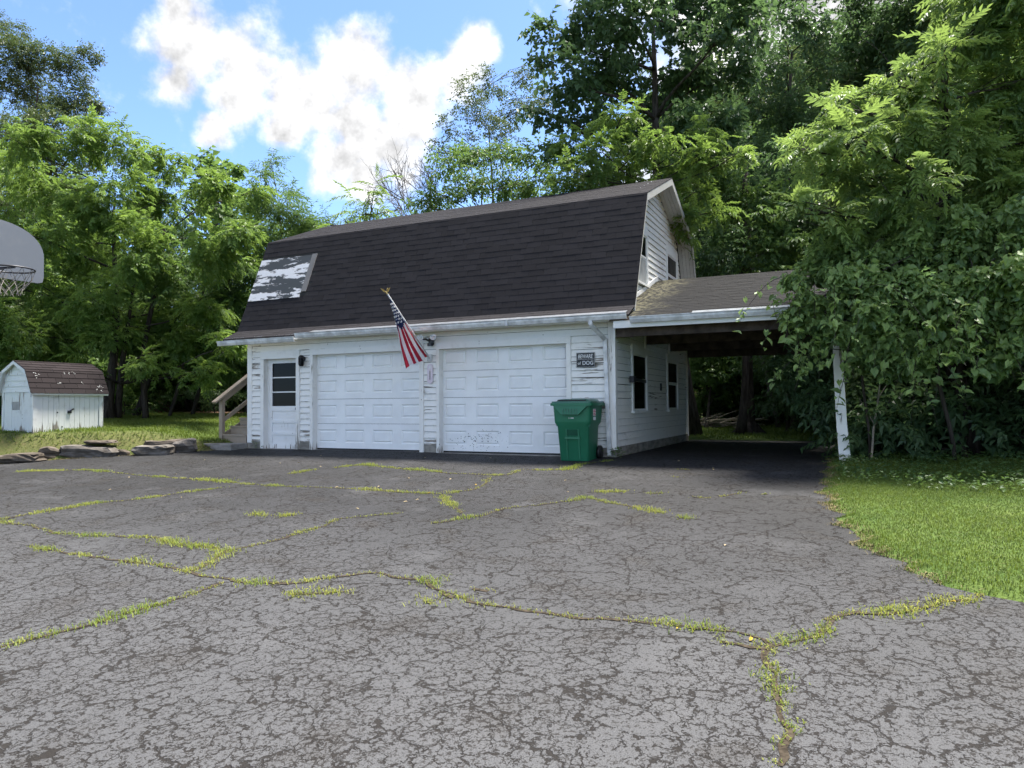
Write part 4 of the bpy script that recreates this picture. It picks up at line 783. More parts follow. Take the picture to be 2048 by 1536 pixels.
for r in range(7):
    for c in range(5):
        u = .09+.042*r*1.05; v = .1+.19*c+(.09 if r % 2 else 0)
        if v > .96 or u > .385: continue
        o0 = flag_pt(u, v); du = (flag_pt(u+.01, v)-o0).normalized(); dvv = (flag_pt(u, v+.01)-o0); dvv = (dvv-du*dvv.dot(du)).normalized(); nn = du.cross(dvv)
        for s in (-1, 1):
            ring = [o0+nn*(.005*s)+(du*math.cos(a)+dvv*math.sin(a))*(.030 if k % 2 == 0 else .013) for k, a in enumerate(np.linspace(0, 2*math.pi, 11)[:10])]
            q.add(ring, [tuple(range(10))])
fpart(q, 'stars', [M['cloth']])

# ------------------------------------------------------------------ wheeled bin
bn = empty('wheeled_bin', (-.555, -.42, float(dz(np.array(-.5), np.array(-.5)))-.004)); tag(bn, 'green wheeled rubbish bin at the corner of the garage', 'bin')
def rrect(w, d, r, n=5):
    o = []
    for cx, cy, a0 in ((w-r, d-r, 0), (-w+r, d-r, 90), (-w+r, -d+r, 180), (w-r, -d+r, 270)):
        for k in range(n): a = math.radians(a0+90*k/(n-1)); o.append((cx+r*math.cos(a), cy+r*math.sin(a)))
    return o
def loft(secs, name, mat, parent, cap=True, bev=0, loc=(0, 0, 0)):
    q = MB(); vs = []; fs = []; n = len(secs[0][1])
    for z, o, dy in secs: vs += [(x, y+dy, z) for x, y in o]
    for i in range(len(secs)-1):
        for k in range(n): fs.append((i*n+k, i*n+(k+1) % n, (i+1)*n+(k+1) % n, (i+1)*n+k))
    if cap: fs += [tuple(range(n))[::-1], tuple((len(secs)-1)*n+k for k in range(n))]
    q.add(vs, fs); o = q.obj(name, mat, parent, loc=loc); 
    me = o.data; me.polygons.foreach_set('use_smooth', [True]*len(me.polygons)); em = o.modifiers.new('edges', 'EDGE_SPLIT'); em.split_angle = math.radians(32); return o
loft([(0, rrect(.255, .25, .05), .03), (.015, rrect(.262, .258, .06), .03), (.60, rrect(.292, .30, .07), .0), (.655, rrect(.325, .335, .07), .0), (.70, rrect(.330, .340, .07), 0), (.99, rrect(.345, .365, .07), 0)], 'body', M['bin'], bn)
loft([(.955, rrect(.365, .39, .08), 0), (.955, rrect(.385, .41, .085), 0), (1.0, rrect(.385, .41, .085), 0), (1.0, rrect(.36, .38, .08), 0)], 'rim', M['bin'], bn)
ld = loft([(1.001, rrect(.372, .40, .08), .012), (1.03, rrect(.368, .395, .08), .012), (1.034, rrect(.30, .33, .07), .012), (1.066, rrect(.275, .30, .07), .015), (1.075, rrect(.20, .22, .06), .015)], 'lid', M['bin_lid'], bn)
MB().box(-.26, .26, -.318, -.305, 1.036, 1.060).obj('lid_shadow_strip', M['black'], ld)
# front apron with ribs, grab recess, foot recess
MB().add([(-.34, -.372, .99), (.34, -.372, .99), (.15, -.405, .80), (-.15, -.405, .80), (-.34, -.40, .985), (.34, -.40, .985), (.155, -.415, .805), (-.155, -.415, .805), (.15, -.35, .80), (-.15, -.35, .80)], [(4, 7, 6, 5), (7, 9, 8, 6), (5, 6, 8, 1), (4, 0, 9, 7)]).obj('apron', M['bin'], bn)
for k in range(6): MB().box(-.128+k*.05, -.120+k*.05, -.420, -.408, .815, .905).obj('rib', M['bin_lid'], bn)
dk = mat_plain('recess_shade_green', (.010, .07, .038), .6, .2, .1)  # darker bin green: the recess's shade put into its colour
def wedge(x0, x1, z0, z1, ya, yb): return MB().add([(x0, ya, z0), (x1, ya, z0), (x1, yb, z1), (x0, yb, z1), (x0, ya+.02, z0), (x1, ya+.02, z0), (x1, yb+.02, z1), (x0, yb+.02, z1)], [(0,1,2,3),(4,7,6,5),(0,4,5,1),(1,5,6,2),(2,6,7,3),(3,7,4,0)])
def fy(z): return -(.258+(.30-.258)*min(z/.6, 1))+.03*(1-min(z/.6, 1))
for x0, x1 in ((-.125, -.098), (.098, .125)): wedge(x0, x1, .02, .55, fy(.02)-.012, fy(.55)-.012).obj('front_rail', M['bin'], bn)
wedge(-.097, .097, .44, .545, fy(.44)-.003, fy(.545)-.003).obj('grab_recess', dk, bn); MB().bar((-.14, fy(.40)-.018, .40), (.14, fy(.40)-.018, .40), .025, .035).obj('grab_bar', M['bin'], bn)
for s in (-1, 1): MB().add([(s*.17, fy(.6)-.002, .60), (s*.30, fy(.6)+.03, .60), (s*.235, fy(.66)-.030, .665), (s*.17, fy(.66)-.036, .66), (s*.33, -.24, .655)], [(0, 1, 2, 3), (1, 4, 2)]).obj('gusset', M['bin'], bn)
MB().tube([(-.30, .40, .97), (.30, .40, .97)], .016, 8).obj('handle', M['bin'], bn); MB().tube([(-.30, .26, .125), (.30, .26, .125)], .012, 8).obj('axle', M['iron'], bn)
for s in (-1, 1):
    wv = MB().lathe([(.05, -.03), (.115, -.03), (.125, -.02), (.125, .02), (.115, .03), (.05, .03)], 22, (0, 0, 0), 0).obj('wheel', M['black'], bn, True, loc=(s*.305, .27, .125))
    MB().lathe([(.03, -.034), (.055, -.032), (.055, .032), (.03, .034)], 14, (0, 0, 0), 0).obj('hub', M['iron'], wv)
for k, (x, wd) in enumerate(((-.04, .012), (.0, .018), (.03, .028))): MB().box(x-wd/2, x+wd/2, -.3445, -.3415, .735, .775).obj('stencil_mark', M['white'], bn)
def side_label(z0, z1, mat, name):
    q = MB().box(.3395, .3425, -.17, -.04, z0, z1).obj(name, mat, bn); return q
sl = side_label(.775, .90, M['white'], 'sticker')
for k in range(4):
    MB().box(.3430, .3440, -.165, -.045-.02*(k % 2), .785+k*.028, .803+k*.028).obj('print_line', M['sticker'], sl)
for k in range(4): MB().box(.3395, .3425, -.17+k*.034, -.147+k*.034, .705, .760).obj('stencil_mark', M['white'], bn)

# ------------------------------------------------------------------ doghouse
dx0, dx1, dy0, dy1 = DOG; DZ = .40; mx = (dx0+dx1)/2
dh = empty('doghouse', (mx, (dy0+dy1)/2, DZ)); tag(dh, 'small white plank doghouse with brown gambrel roof on the lawn', 'doghouse')
def dpart(mb, name, mat, **k):
    o = mb.obj(name, mat, None, **k); o.parent = dh; o.matrix_parent_inverse = Matrix.Translation((-mx, -(dy0+dy1)/2, -DZ)); return o
DP = [(-.63, 1.235), (-.40, 1.75), (0, 1.955), (.40, 1.75), (.63, 1.235)]
dpart(MB().prism([(dx0+.03, .2), (dx1-.03, .2), (dx1-.03, 1.24), (mx+.385, 1.70), (mx, 1.91), (mx-.385, 1.70), (dx0+.03, 1.24)], dy0+.03, dy1-.02, 1), 'wall', M['plank'])
k = 0; y = dy0+.1
while y < dy1-.12:
    wd = min(.118, dy1-.1-y); zb = .36+random.uniform(0, .05); dpart(MB().box(dx1-.03, dx1-.006+random.uniform(0, .004), y, y+wd-.006, zb, 1.262), 'plank', M['plank']); y += .118
for a, c in ((dy0+.0, dy0+.095), (dy1-.095, dy1)): dpart(MB().box(dx1-.03, dx1+.012, a, c, .36, 1.262), 'corner_board', M['plank'])
x = dx0+.07; hx0, hx1, hz0, hz1 = mx-.19, mx+.06, .88, 1.06
while x < dx1-.02:
    wd = .092; a, c = x, min(x+wd-.005, dx1-.012); zb = .37+random.uniform(0, .04)
    if c > hx0 and a < hx1:
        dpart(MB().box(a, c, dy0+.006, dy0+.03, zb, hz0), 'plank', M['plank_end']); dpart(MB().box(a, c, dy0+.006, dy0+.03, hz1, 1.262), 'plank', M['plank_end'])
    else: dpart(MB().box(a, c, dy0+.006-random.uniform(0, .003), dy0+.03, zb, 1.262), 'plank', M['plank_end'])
    x += wd
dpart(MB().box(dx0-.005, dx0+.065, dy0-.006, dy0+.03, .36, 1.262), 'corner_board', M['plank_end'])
dpart(MB().box(hx0, hx1, dy0+.012, dy0+.02, hz0, hz1), 'hatch', M['plywood'])
for k in range(5):
    z0 = 1.265+k*.125; hw = float(np.interp(z0+.06, [1.26, 1.72, 1.92], [.60, .385, .03])); hw2 = max(.03, float(np.interp(z0+.12, [1.26, 1.72, 1.92], [.60, .385, .03])))
    hw = min(hw, .56)
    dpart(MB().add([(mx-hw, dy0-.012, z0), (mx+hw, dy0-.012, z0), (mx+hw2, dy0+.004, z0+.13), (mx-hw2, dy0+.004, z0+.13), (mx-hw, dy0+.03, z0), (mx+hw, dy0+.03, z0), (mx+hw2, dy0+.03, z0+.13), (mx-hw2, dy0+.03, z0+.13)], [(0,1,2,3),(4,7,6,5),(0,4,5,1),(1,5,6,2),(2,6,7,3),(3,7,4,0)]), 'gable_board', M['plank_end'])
ry0, ry1 = dy0-.10, dy1+.09
dpart(MB().prism([(mx+a, z) for a, z in DP]+[(mx+a*.985, z-.035) for a, z in DP[::-1]], ry0+.02, ry1-.01, 1), 'roof_deck', M['plank'])
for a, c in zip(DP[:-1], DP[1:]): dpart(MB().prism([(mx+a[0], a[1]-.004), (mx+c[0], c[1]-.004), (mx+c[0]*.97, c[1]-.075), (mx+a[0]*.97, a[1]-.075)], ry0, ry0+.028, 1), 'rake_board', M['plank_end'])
dpart(MB().prism([(mx-.63, 1.23), (mx-.40, 1.72), (mx-.43, 1.72), (mx-.66, 1.23)], ry0-.03, ry0, 1), 'rake_board', M['plank'])
def dog_tabs(p, q, exp):
    p = Vector((mx+p[0], 0, p[1])); q = Vector((mx+q[0], 0, q[1])); L = (q-p).length; d = (q-p)/L; k = 0
    nrm = d.cross(Vector((0, 1, 0))); nrm = nrm if nrm.z > 0 else -nrm
    while k*exp < L-.03:
        y = ry0-(k % 2)*.15
        while y < ry1-.02:
            a, c = max(y, ry0), min(y+.305, ry1); ln = min(exp+.03, L-k*exp+.012); s = p+d*(k*exp)
            vs = [Vector((s.x, a+.003, s.z))+nrm*.017, Vector((s.x, c-.003, s.z))+nrm*.017]; e = s+d*ln
            vs += [Vector((e.x, c-.003, e.z))+nrm*.005, Vector((e.x, a+.003, e.z))+nrm*.005, Vector((s.x, a+.003, s.z)), Vector((s.x, c-.003, s.z))]
            dpart(MB().add([tuple(v) for v in vs], [(0, 1, 2, 3), (4, 5, 1, 0), (4, 0, 3), (5, 2, 1)]), 'shingle', M['shingle_dog']); y += .305
        k += 1
for i, j in ((4, 3), (3, 2), (0, 1), (1, 2)): dog_tabs(DP[i], DP[j], .128)
q = MB(); dvd = (Vector((.40, 0, 1.75))-Vector((.63, 0, 1.235))).normalized(); nd = Vector((dvd.z, 0, -dvd.x))
for cy_, cs in ((dy0+.10, .85), (dy0+.14, .80), (dy0+.12, .72), (dy1-.12, .35), (dy1-.05, .30), (dy1-.18, .22), (dy1-.1, .14), (dy0+.85, .92), (dy0+.95, .93), (dy0+.75, .915), (dy0+.6, .45), (dy0+1.1, .5)):
    for _ in range(4):
        c = Vector((mx+.63, cy_+random.gauss(0, .025), 1.235))+dvd*(cs*.56+random.gauss(0, .02))+nd*.019; r = random.uniform(.004, .011)
        q.add([tuple(c+Vector((0, math.cos(a), 0))*r*random.uniform(.6, 1.3)+dvd*math.sin(a)*r*random.uniform(.6, 1.3)) for a in np.linspace(0, 2*math.pi, 8)[:7]], [tuple(range(7))])
o = dpart(q, 'lichen', M['lichen']); o['kind'] = 'stuff'
q = MB().box(dx1-.005, dx1+.02, -2.06, -1.98, .80, .86); q.bar((dx1+.02, -2.05, .83), (dx1+.05, -1.95, .90), .02, .03); dpart(q, 'latch', M['iron'])
for y, z in ((-2.29, .82), (-2.18, .50)): dpart(MB().lathe([(.016, 0), (.016, .008)], 8, (dx1-.004, y, z), 0), 'knot_hole', M['black'])

# ------------------------------------------------------------------ basketball hoop
HB = Vector((-4.52, -7.90, 2.335)); ha = math.radians(90)        # board foot centre; heading of its face
hoop = empty('basketball_hoop', (HB.x-.30, HB.y+.42, -.35), ha); tag(hoop, 'grey wooden basketball backboard with rim and tattered net', 'basketball hoop')
hoop.location = (HB.x, HB.y, 0); hz = HB.z
bw, bh, n = .61, .64, 14
outl = [(-bw+.06, 0), (bw-.06, 0), (bw-.015, .015), (bw, .07), (bw, .30)]+[(bw*math.cos(a)**.8, .30+(bh-.30)*math.sin(a)) for a in np.linspace(0, math.pi/2, n)[1:-1]]+[(0, bh)]
outl = outl[2:]; outl = [(bw-.06, 0)]+outl; full = outl+[(-x, z) for x, z in outl[::-1] if x > 1e-6]
MB().prism([(x, z+hz) for x, z in full], -.012, .012, 1).obj('backboard', M['board'], hoop)
rc = (0.0, -.42, hz+.035); rr = .229
ring = [(rc[0]+rr*math.cos(a), rc[1]+rr*math.sin(a), rc[2]) for a in np.linspace(0, 2*math.pi, 33)]
MB().tube(ring, .009, 8).obj('rim', M['iron'], hoop, True)
MB().box(-.07, .07, -.05, -.013, hz+.02, hz+.15).bar((-.09, -.03, hz+.09), (-.15, -.26, hz+.095), .02, .02).bar((.09, -.03, hz+.09), (.15, -.26, hz+.095), .02, .02).tube([(-.12, -.03, hz+.03), (0, -.33, hz+.045), (.12, -.03, hz+.03)], .008, 6).obj('bracket', M['iron'], hoop)
q = MB(); nl = 12
for k in range(nl):
    a = 2*math.pi*k/nl; a2 = 2*math.pi*(k+.5)/nl
    lev = [(rr, 0), (.205, -.10), (.15, -.17), (.115, -.225), (.105, -.27)]
    for sgn in (1, -1):
        pts = [(rc[0]+r*math.cos(a+sgn*i*math.pi/nl*.9), rc[1]+r*math.sin(a+sgn*i*math.pi/nl*.9), rc[2]+z+random.uniform(-.006, .006)) for i, (r, z) in enumerate(lev)]
        q.tube(pts, .0030, 5)
q.obj('net', M['net'], hoop)
MB().box(-.06, .06, .02, .10, hz+.1, hz+.5).bar((0, .08, hz+.40), (0, .62, hz+.25), .06, .06).obj('support_arm', M['iron'], hoop)
MB().tube([(0, .66, -.65), (0, .66, hz+.5)], .055, 14).obj('pole', M['iron'], hoop, True)

# ------------------------------------------------------------------ wooden steps and concrete slab
MB().box(-10.35, -8.76, -.50, .06, -.2, .085).obj('concrete_slab', M['concrete'], None, bevel=.015); tag(bpy.data.objects['concrete_slab'], 'low concrete slab at the foot of the wooden steps', 'slab')
stp = empty('wooden_steps', (-9.15, .6, .08)); tag(stp, 'weathered wooden steps with a handrail beside the garage', 'steps')
def spart(mb, name, mat=None, **k):
    o = mb.obj(name, mat or M['stepwood'], None, **k); o.parent = stp; o.matrix_parent_inverse = Matrix.Translation((9.15, -.6, -.08)); return o
for k in range(5):
    y0 = -.02+.29*k; z = .085+.19*(k+1)
    spart(MB().box(-9.60, -8.78, y0-.02, y0+.29, z-.035, z), 'tread', bevel=.004); spart(MB().box(-9.58, -8.79, y0, y0+.03, z-.19, z-.036), 'riser')
for x in (-9.625, -8.775): spart(MB().prism([(0.0, .06), (1.5, .06), (1.5, 1.0), (.0, .25)], x, x+.03, 0), 'stringer')
spart(MB().box(-9.60, -9.50, -.06, .03, .085, 1.09), 'newel_post', bevel=.004); spart(MB().box(-9.60, -9.50, 1.40, 1.49, .085, 2.05), 'newel_post')
spart(MB().bar((-9.55, -.25, 1.02), (-9.55, 1.55, 2.16), .14, .038), 'handrail'); spart(MB().bar((-9.53, -.0, 1.07), (-9.53, 1.5, 2.02), .035, .10), 'rail'); spart(MB().bar((-9.53, -.0, .60), (-9.53, 1.5, 1.50), .035, .09), 'rail')

# ------------------------------------------------------------------ stones along the lawn edge
def stone(x, y, sx, sy, sz, rot, mat, label, zoff=0.0, seed=0):
    r = np.random.default_rng(seed); nx, ny, nz = 7, 4, 4; vs = []; idx = {}; fs = []
    def P(i, j, k):
        key = (i, j, k)
        if key not in idx:
            u, v, w = 2*i/nx-1, 2*j/ny-1, 2*k/nz-1
            e = .22; rr_ = (abs(u)**5+abs(v)**5+abs(w)**5)**.2; m_ = max(abs(u), abs(v), abs(w)); s_ = (m_/rr_) if rr_ else 1
            px = u*s_; py = v*s_; pz = w*s_
            f = .10*math.sin(3.1*px+seed)+.08*math.sin(4.3*pz+2*seed+px*2)+r.normal(0, .035)
            idx[key] = len(vs); vs.append((px*sx/2*(1+f*.7), py*sy/2*(1+f), (pz+1)*sz*.88/2*(1+f*.5)+.03*sz*math.sin(px*2+seed)))
        return idx[key]
    for (na, nb, fn) in ((nx, ny, lambda i, j, e: P(i, j, nz if e else 0)), (nx, nz, lambda i, j, e: P(i, ny if e else 0, j)), (ny, nz, lambda i, j, e: P(nx if e else 0, i, j))):
        for i in range(na):
            for j in range(nb):
                for e in (0, 1):
                    f = (fn(i, j, e), fn(i+1, j, e), fn(i+1, j+1, e), fn(i, j+1, e)); fs.append(f if e else f[::-1])
    o = MB().add(vs, fs).obj('stone', mat); o.location = (x, y, zoff); o.rotation_euler = (0, 0, rot); return tag(o, label, 'stone', 'stones along the lawn edge')
A = math.radians(30)
stone(-11.72, -3.28, .95, .45, .21, A, M['stone_b'], 'long low brown stone at the left end of the stone edge', -.20, 1)
stone(-11.62, -2.72, .46, .40, .30, A+.4, M['stone_b'], 'squat brown stone between the two long ones', -.19, 2)
stone(-11.00, -2.25, 1.20, .42, .31, A-.05, M['stone'], 'longest grey block in the stone edge', -.165, 3)
stone(-10.86, -2.10, .58, .36, .085, A+.1, M['stone_b'], 'thin flat stone lying on the longest grey block', .145, 4)
stone(-9.83, -1.62, .76, .40, .26, A-.02, M['stone'], 'flat-faced grey block in front, right of the longest one', -.125, 5)
stone(-10.05, -1.08, .95, .42, .36, A+.1, M['stone_b'], 'dark stone behind the flat-faced grey block', -.12, 6)
stone(-9.62, -.98, .50, .36, .34, A+.2, M['stone'], 'rough stone at the right end of the stone edge', -.10, 7)
stone(-9.72, -.72, .20, .16, .10, A, M['stone'], 'small pale stone near the concrete slab', -.08, 8)
stone(-10.45, -1.86, .22, .18, .16, A, M['stone_b'], 'small stone wedged between the grey blocks', -.14, 9)
stone(-12.55, -3.72, .9, .5, .24, A, M['stone_b'], 'low stone beside the longest brown one at the frame edge', -.22, 10)

# ------------------------------------------------------------------ fallen leaves
def leaf_flat(l, w, seed):
    r = random.Random(seed); return [(0, 0, 0), (l*.3, w*.5, .006), (l*.7, w*.42, .012), (l, 0, .004), (l*.7, -w*.42, .010), (l*.3, -w*.5, .004)], [(0, 5, 4), (0, 4, 3), (0, 3, 2), (0, 2, 1)]
LFM = [MB().add(*leaf_flat(.045, .02, 1)).mesh('fallen_leaf', M['yellow']), MB().add(*leaf_flat(.05, .022, 2)).mesh('fallen_leaf', M['tan'])]
def fallen(x, y, k, label):
    o = link('fallen_leaf', LFM[k], None, None, (x, y, float(dz(np.array(x), np.array(y)))+.008), (random.uniform(-.15, .15), random.uniform(-.15, .15), random.uniform(0, 6.28))); tag(o, label, 'leaf', 'fallen leaves on the driveway')
for k in range(9):
    pl = CRACKS[random.choice((15, 16, 17, 18, 19, 20, 21, 21, 22, 23))]; a = random.choice(pl); fallen(a[0]+random.gauss(0, .07), a[1]+random.gauss(0, .06), 0, 'small yellow fallen leaf on the cracked driveway')
for k in range(30): fallen(random.uniform(-8, 3.2), random.uniform(-6, -.3), 1, 'small tan fallen leaf on the driveway')

# ------------------------------------------------------------------ foliage
def leaflet(l, w, fold=.12, droop=.1, near=False):
    if near: return np.array([(0, 0, 0), (l*.22, w*.42, fold*w), (l*.55, w*.46, fold*w-droop*l*.3), (l, 0, -droop*l), (l*.55, -w*.46, fold*w-droop*l*.3), (l*.22, -w*.42, fold*w), (l*.5, 0, -droop*l*.25)]), np.array([(0, 6, 1), (1, 6, 2), (2, 6, 3), (3, 6, 4), (4, 6, 5), (5, 6, 0)])
    return np.array([(0, 0, 0), (l*.42, w*.5, fold*w), (l, 0, -droop*l), (l*.42, -w*.5, fold*w)]), np.array([(0, 3, 2), (0, 2, 1)])
def rotz(a): c, s = math.cos(a), math.sin(a); return np.array([(c, -s, 0), (s, c, 0), (0, 0, 1)])
def roty(a): c, s = math.cos(a), math.sin(a); return np.array([(c, 0, s), (0, 1, 0), (-s, 0, c)])
def frond(L, pairs, l, w, seed, near=False, droop=.35):
    """pinnate compound leaf along +x, arching over"""
    r = np.random.default_rng(seed); Vs = []; Fs = []; b = 0
    def put(V, F):
        nonlocal b
        Vs.append(V); Fs.append(F+b); b += len(V)
    def at(t): return np.array([L*t*(1-.12*t), 0, -droop*L*t*t])
    pts = [at(t) for t in (0, .35, .7, 1)]
    for p, q in zip(pts[:-1], pts[1:]): put(np.array([p+(0, -.004, 0), p+(0, .004, 0), q+(0, .003, 0), q+(0, -.003, 0)]), np.array([(0, 1, 2), (0, 2, 3)]))
    for k in range(pairs+1):
        t = .16+.84*k/pairs; sc = (.72+.5*math.sin(math.pi*(.12+.8*k/pairs)))*r.uniform(.88, 1.1)
        for s in ((1, -1) if k < pairs else (0,)):
            V, F = leaflet(l*sc, w*sc, .25, .22, near)
            ang = s*r.uniform(.85, 1.25)*(1-.2*t); V = V@roty(r.uniform(.0, .55)).T@rotz(ang).T; put(V+at(t), F)
    return np.concatenate(Vs), np.concatenate(Fs)
def sprig(n, l, w, L, seed, near=False):
    """short twig with simple leaves either side"""
    r = np.random.default_rng(seed); Vs = []; Fs = []; b = 0
    for k in range(n):
        V, F = leaflet(l*r.uniform(.75, 1.2), w*r.uniform(.8, 1.15), .2, .2, near)
        V = V@roty(r.uniform(-.1, .8)).T@rotz((1 if k % 2 else -1)*r.uniform(.4, 1.3)).T+np.array([L*k/max(1, n-1), r.normal(0, .02), -.15*L*(k/n)**2])
        Vs.append(V); Fs.append(F+b); b += len(V)
    return np.concatenate(Vs), np.concatenate(Fs)
def frames(d, upn):
    d = d/np.linalg.norm(d, axis=1, keepdims=True); y = np.cross(upn, d); y /= np.linalg.norm(y, axis=1, keepdims=True)+1e-9; z = np.cross(d, y); return np.stack([d, y, z], 2)
def scatter(templates, pos, d, scale, tint):
    n = len(pos); up = np.tile([0, 0, 1.], (n, 1))+rng.normal(0, .28, (n, 3)); Fm = frames(d, up); Vs = []; Fs = []; Ts = []; b = 0
    which = rng.integers(0, len(templates), n)
    for k, (V, F) in enumerate(templates):
        i = np.where(which == k)[0]
        if len(i) == 0: continue
        W = np.einsum('nij,vj->nvi', Fm[i], V)*scale[i][:, None, None]+pos[i][:, None, :]
        Vs.append(W.reshape(-1, 3)); Fs.append((F[None]+(np.arange(len(i))*len(V))[:, None, None]).reshape(-1, 3)+b); Ts.append(np.repeat(tint[i], len(V))); b += len(i)*len(V)
    return np.concatenate(Vs), np.concatenate(Fs), np.concatenate(Ts)
def crown_points(clumps, area, layers, squash=.85):
    P = []; D = []; T = []; cc = np.mean([c[:3] for c in clumps], 0)
    for x, y, z, r in clumps:
        sub = max(3, int(6*r/.8))                                 # lumpy: each clump is itself several tufts
        cen = rng.normal(0, 1, (sub, 3)); cen /= np.linalg.norm(cen, axis=1, keepdims=True); cen *= r*rng.uniform(.35, .75, (sub, 1)); rad = r*rng.uniform(.35, .6, sub)
        n = int(layers*math.pi*r*r/area); k = rng.integers(0, sub, n)
        v = rng.normal(0, 1, (n, 3)); v /= np.linalg.norm(v, axis=1, keepdims=True); q = cen[k]+v*(rad[k]*rng.uniform(.3, 1, n)**.5)[:, None]
        q[:, 2] *= squash; P.append(q+np.array([x, y, z])); out = q/(r+1e-6)
        dd = out*.9+rng.normal(0, .55, (n, 3))+np.array([0, 0, -.12]); dd[:, 2] *= .55; D.append(dd)
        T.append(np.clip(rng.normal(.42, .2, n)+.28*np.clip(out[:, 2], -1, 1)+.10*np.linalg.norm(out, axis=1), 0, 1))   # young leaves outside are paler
    return np.concatenate(P), np.concatenate(D), np.concatenate(T)
def wobble(p, q, n, amp):
    p, q = np.array(p, float), np.array(q, float); L = np.linalg.norm(q-p); out = []
    ph = rng.uniform(0, 6.28, 6)
    for i in range(n+1):
        t = i/n; s = math.sin(math.pi*t); o = p+(q-p)*t+L*amp*s*np.array([math.sin(3*t+ph[0]), math.sin(3.4*t+ph[1]), .6*math.sin(2.7*t+ph[2])]); out.append(o)
    return out
def skeleton(bases, clumps, r0, fork=.3, flare=1.5, twigs=4):
    m = MB(); cc = np.mean([c[:3] for c in clumps], 0); top = max(c[2] for c in clumps)
    nodes = []
    for bi, (bx, by) in enumerate(bases):
        bz = float(H(bx, by)); tip = np.array([cc[0]*.75+bx*.25, cc[1]*.75+by*.25, top*.80+bz*.2]) if bi == 0 else np.array([cc[0]*.4+bx*.6+.8, cc[1]*.4+by*.6, cc[2]+.5])
        pts = wobble((bx, by, bz-.1), tip, 9, .025); rad = [r0*(1-.85*i/9)*(flare if i == 0 else 1) for i in range(10)]; rr = [max(.02, v) for v in rad]
        if bi: rr = [v*.7 for v in rr]
        m.tube(pts, rr, 9); nodes += [(pts[i], rr[i]) for i in range(2, 10)]
    for x, y, z, r in clumps:
        c = np.array([x, y, z]); best = min(nodes, key=lambda nd: np.linalg.norm(nd[0]-c)+(3 if nd[0][2] > z-.2*r else 0)+abs(z-nd[0][2])*.2)
        st = best[0]; rl = min(best[1]*.6, .03+.012*np.linalg.norm(c-st)); pts = wobble(st, c, 5, .06); rd = [max(.012, rl*(1-.75*i/5)) for i in range(6)]; m.tube(pts, rd, 6)
        if len(nodes) < 60: nodes.append((pts[3], rd[3]))
        for _ in range(twigs):
            v = rng.normal(0, 1, 3); v /= np.linalg.norm(v); v[2] = abs(v[2])*.6-.1; s0 = pts[rng.integers(2, 6)]; m.tube(wobble(s0, c+v*r*.85, 4, .08), [rd[4]*.8, rd[4]*.6, rd[4]*.45, .007, .005], 5)
    return m
W = lambda *a: [frond(*x) for x in a]
KIND = {
 'walnut': [frond(L, 5, .125, .056, s, False, dr) for s, L, dr in ((1, .40, .25), (2, .46, .45), (3, .34, .1), (31, .42, .6))], 'walnut_near': [frond(L, n, .125, .050, s, True, dr) for s, L, n, dr in ((4, .50, 6, .3), (5, .58, 7, .5), (6, .42, 5, .15), (32, .52, 6, .65))],
 'ailanthus': [frond(.75, 9, .13, .042, s) for s in (7, 8)], 'locust': [frond(.30, 6, .055, .030, s) for s in (9, 10)],
 'maple': [sprig(6, .13, .12, .28, s) for s in (11, 12, 13)], 'oval': [sprig(7, .11, .055, .32, s) for s in (14, 15, 16)], 'willow': [sprig(9, .13, .026, .38, s) for s in (17, 18)],
 'big': [sprig(4, .24, .22, .34, s) for s in (19, 20)], 'small': [sprig(7, .07, .045, .22, s) for s in (21, 22, 23)], 'vine': [sprig(4, .115, .10, .24, s, True) for s in (24, 25, 26)]}
AREA = dict(walnut=.070, walnut_near=.085, ailanthus=.14, locust=.028, maple=.055, oval=.036, willow=.026, big=.11, small=.018, vine=.032)
TREES_BUILT = {}
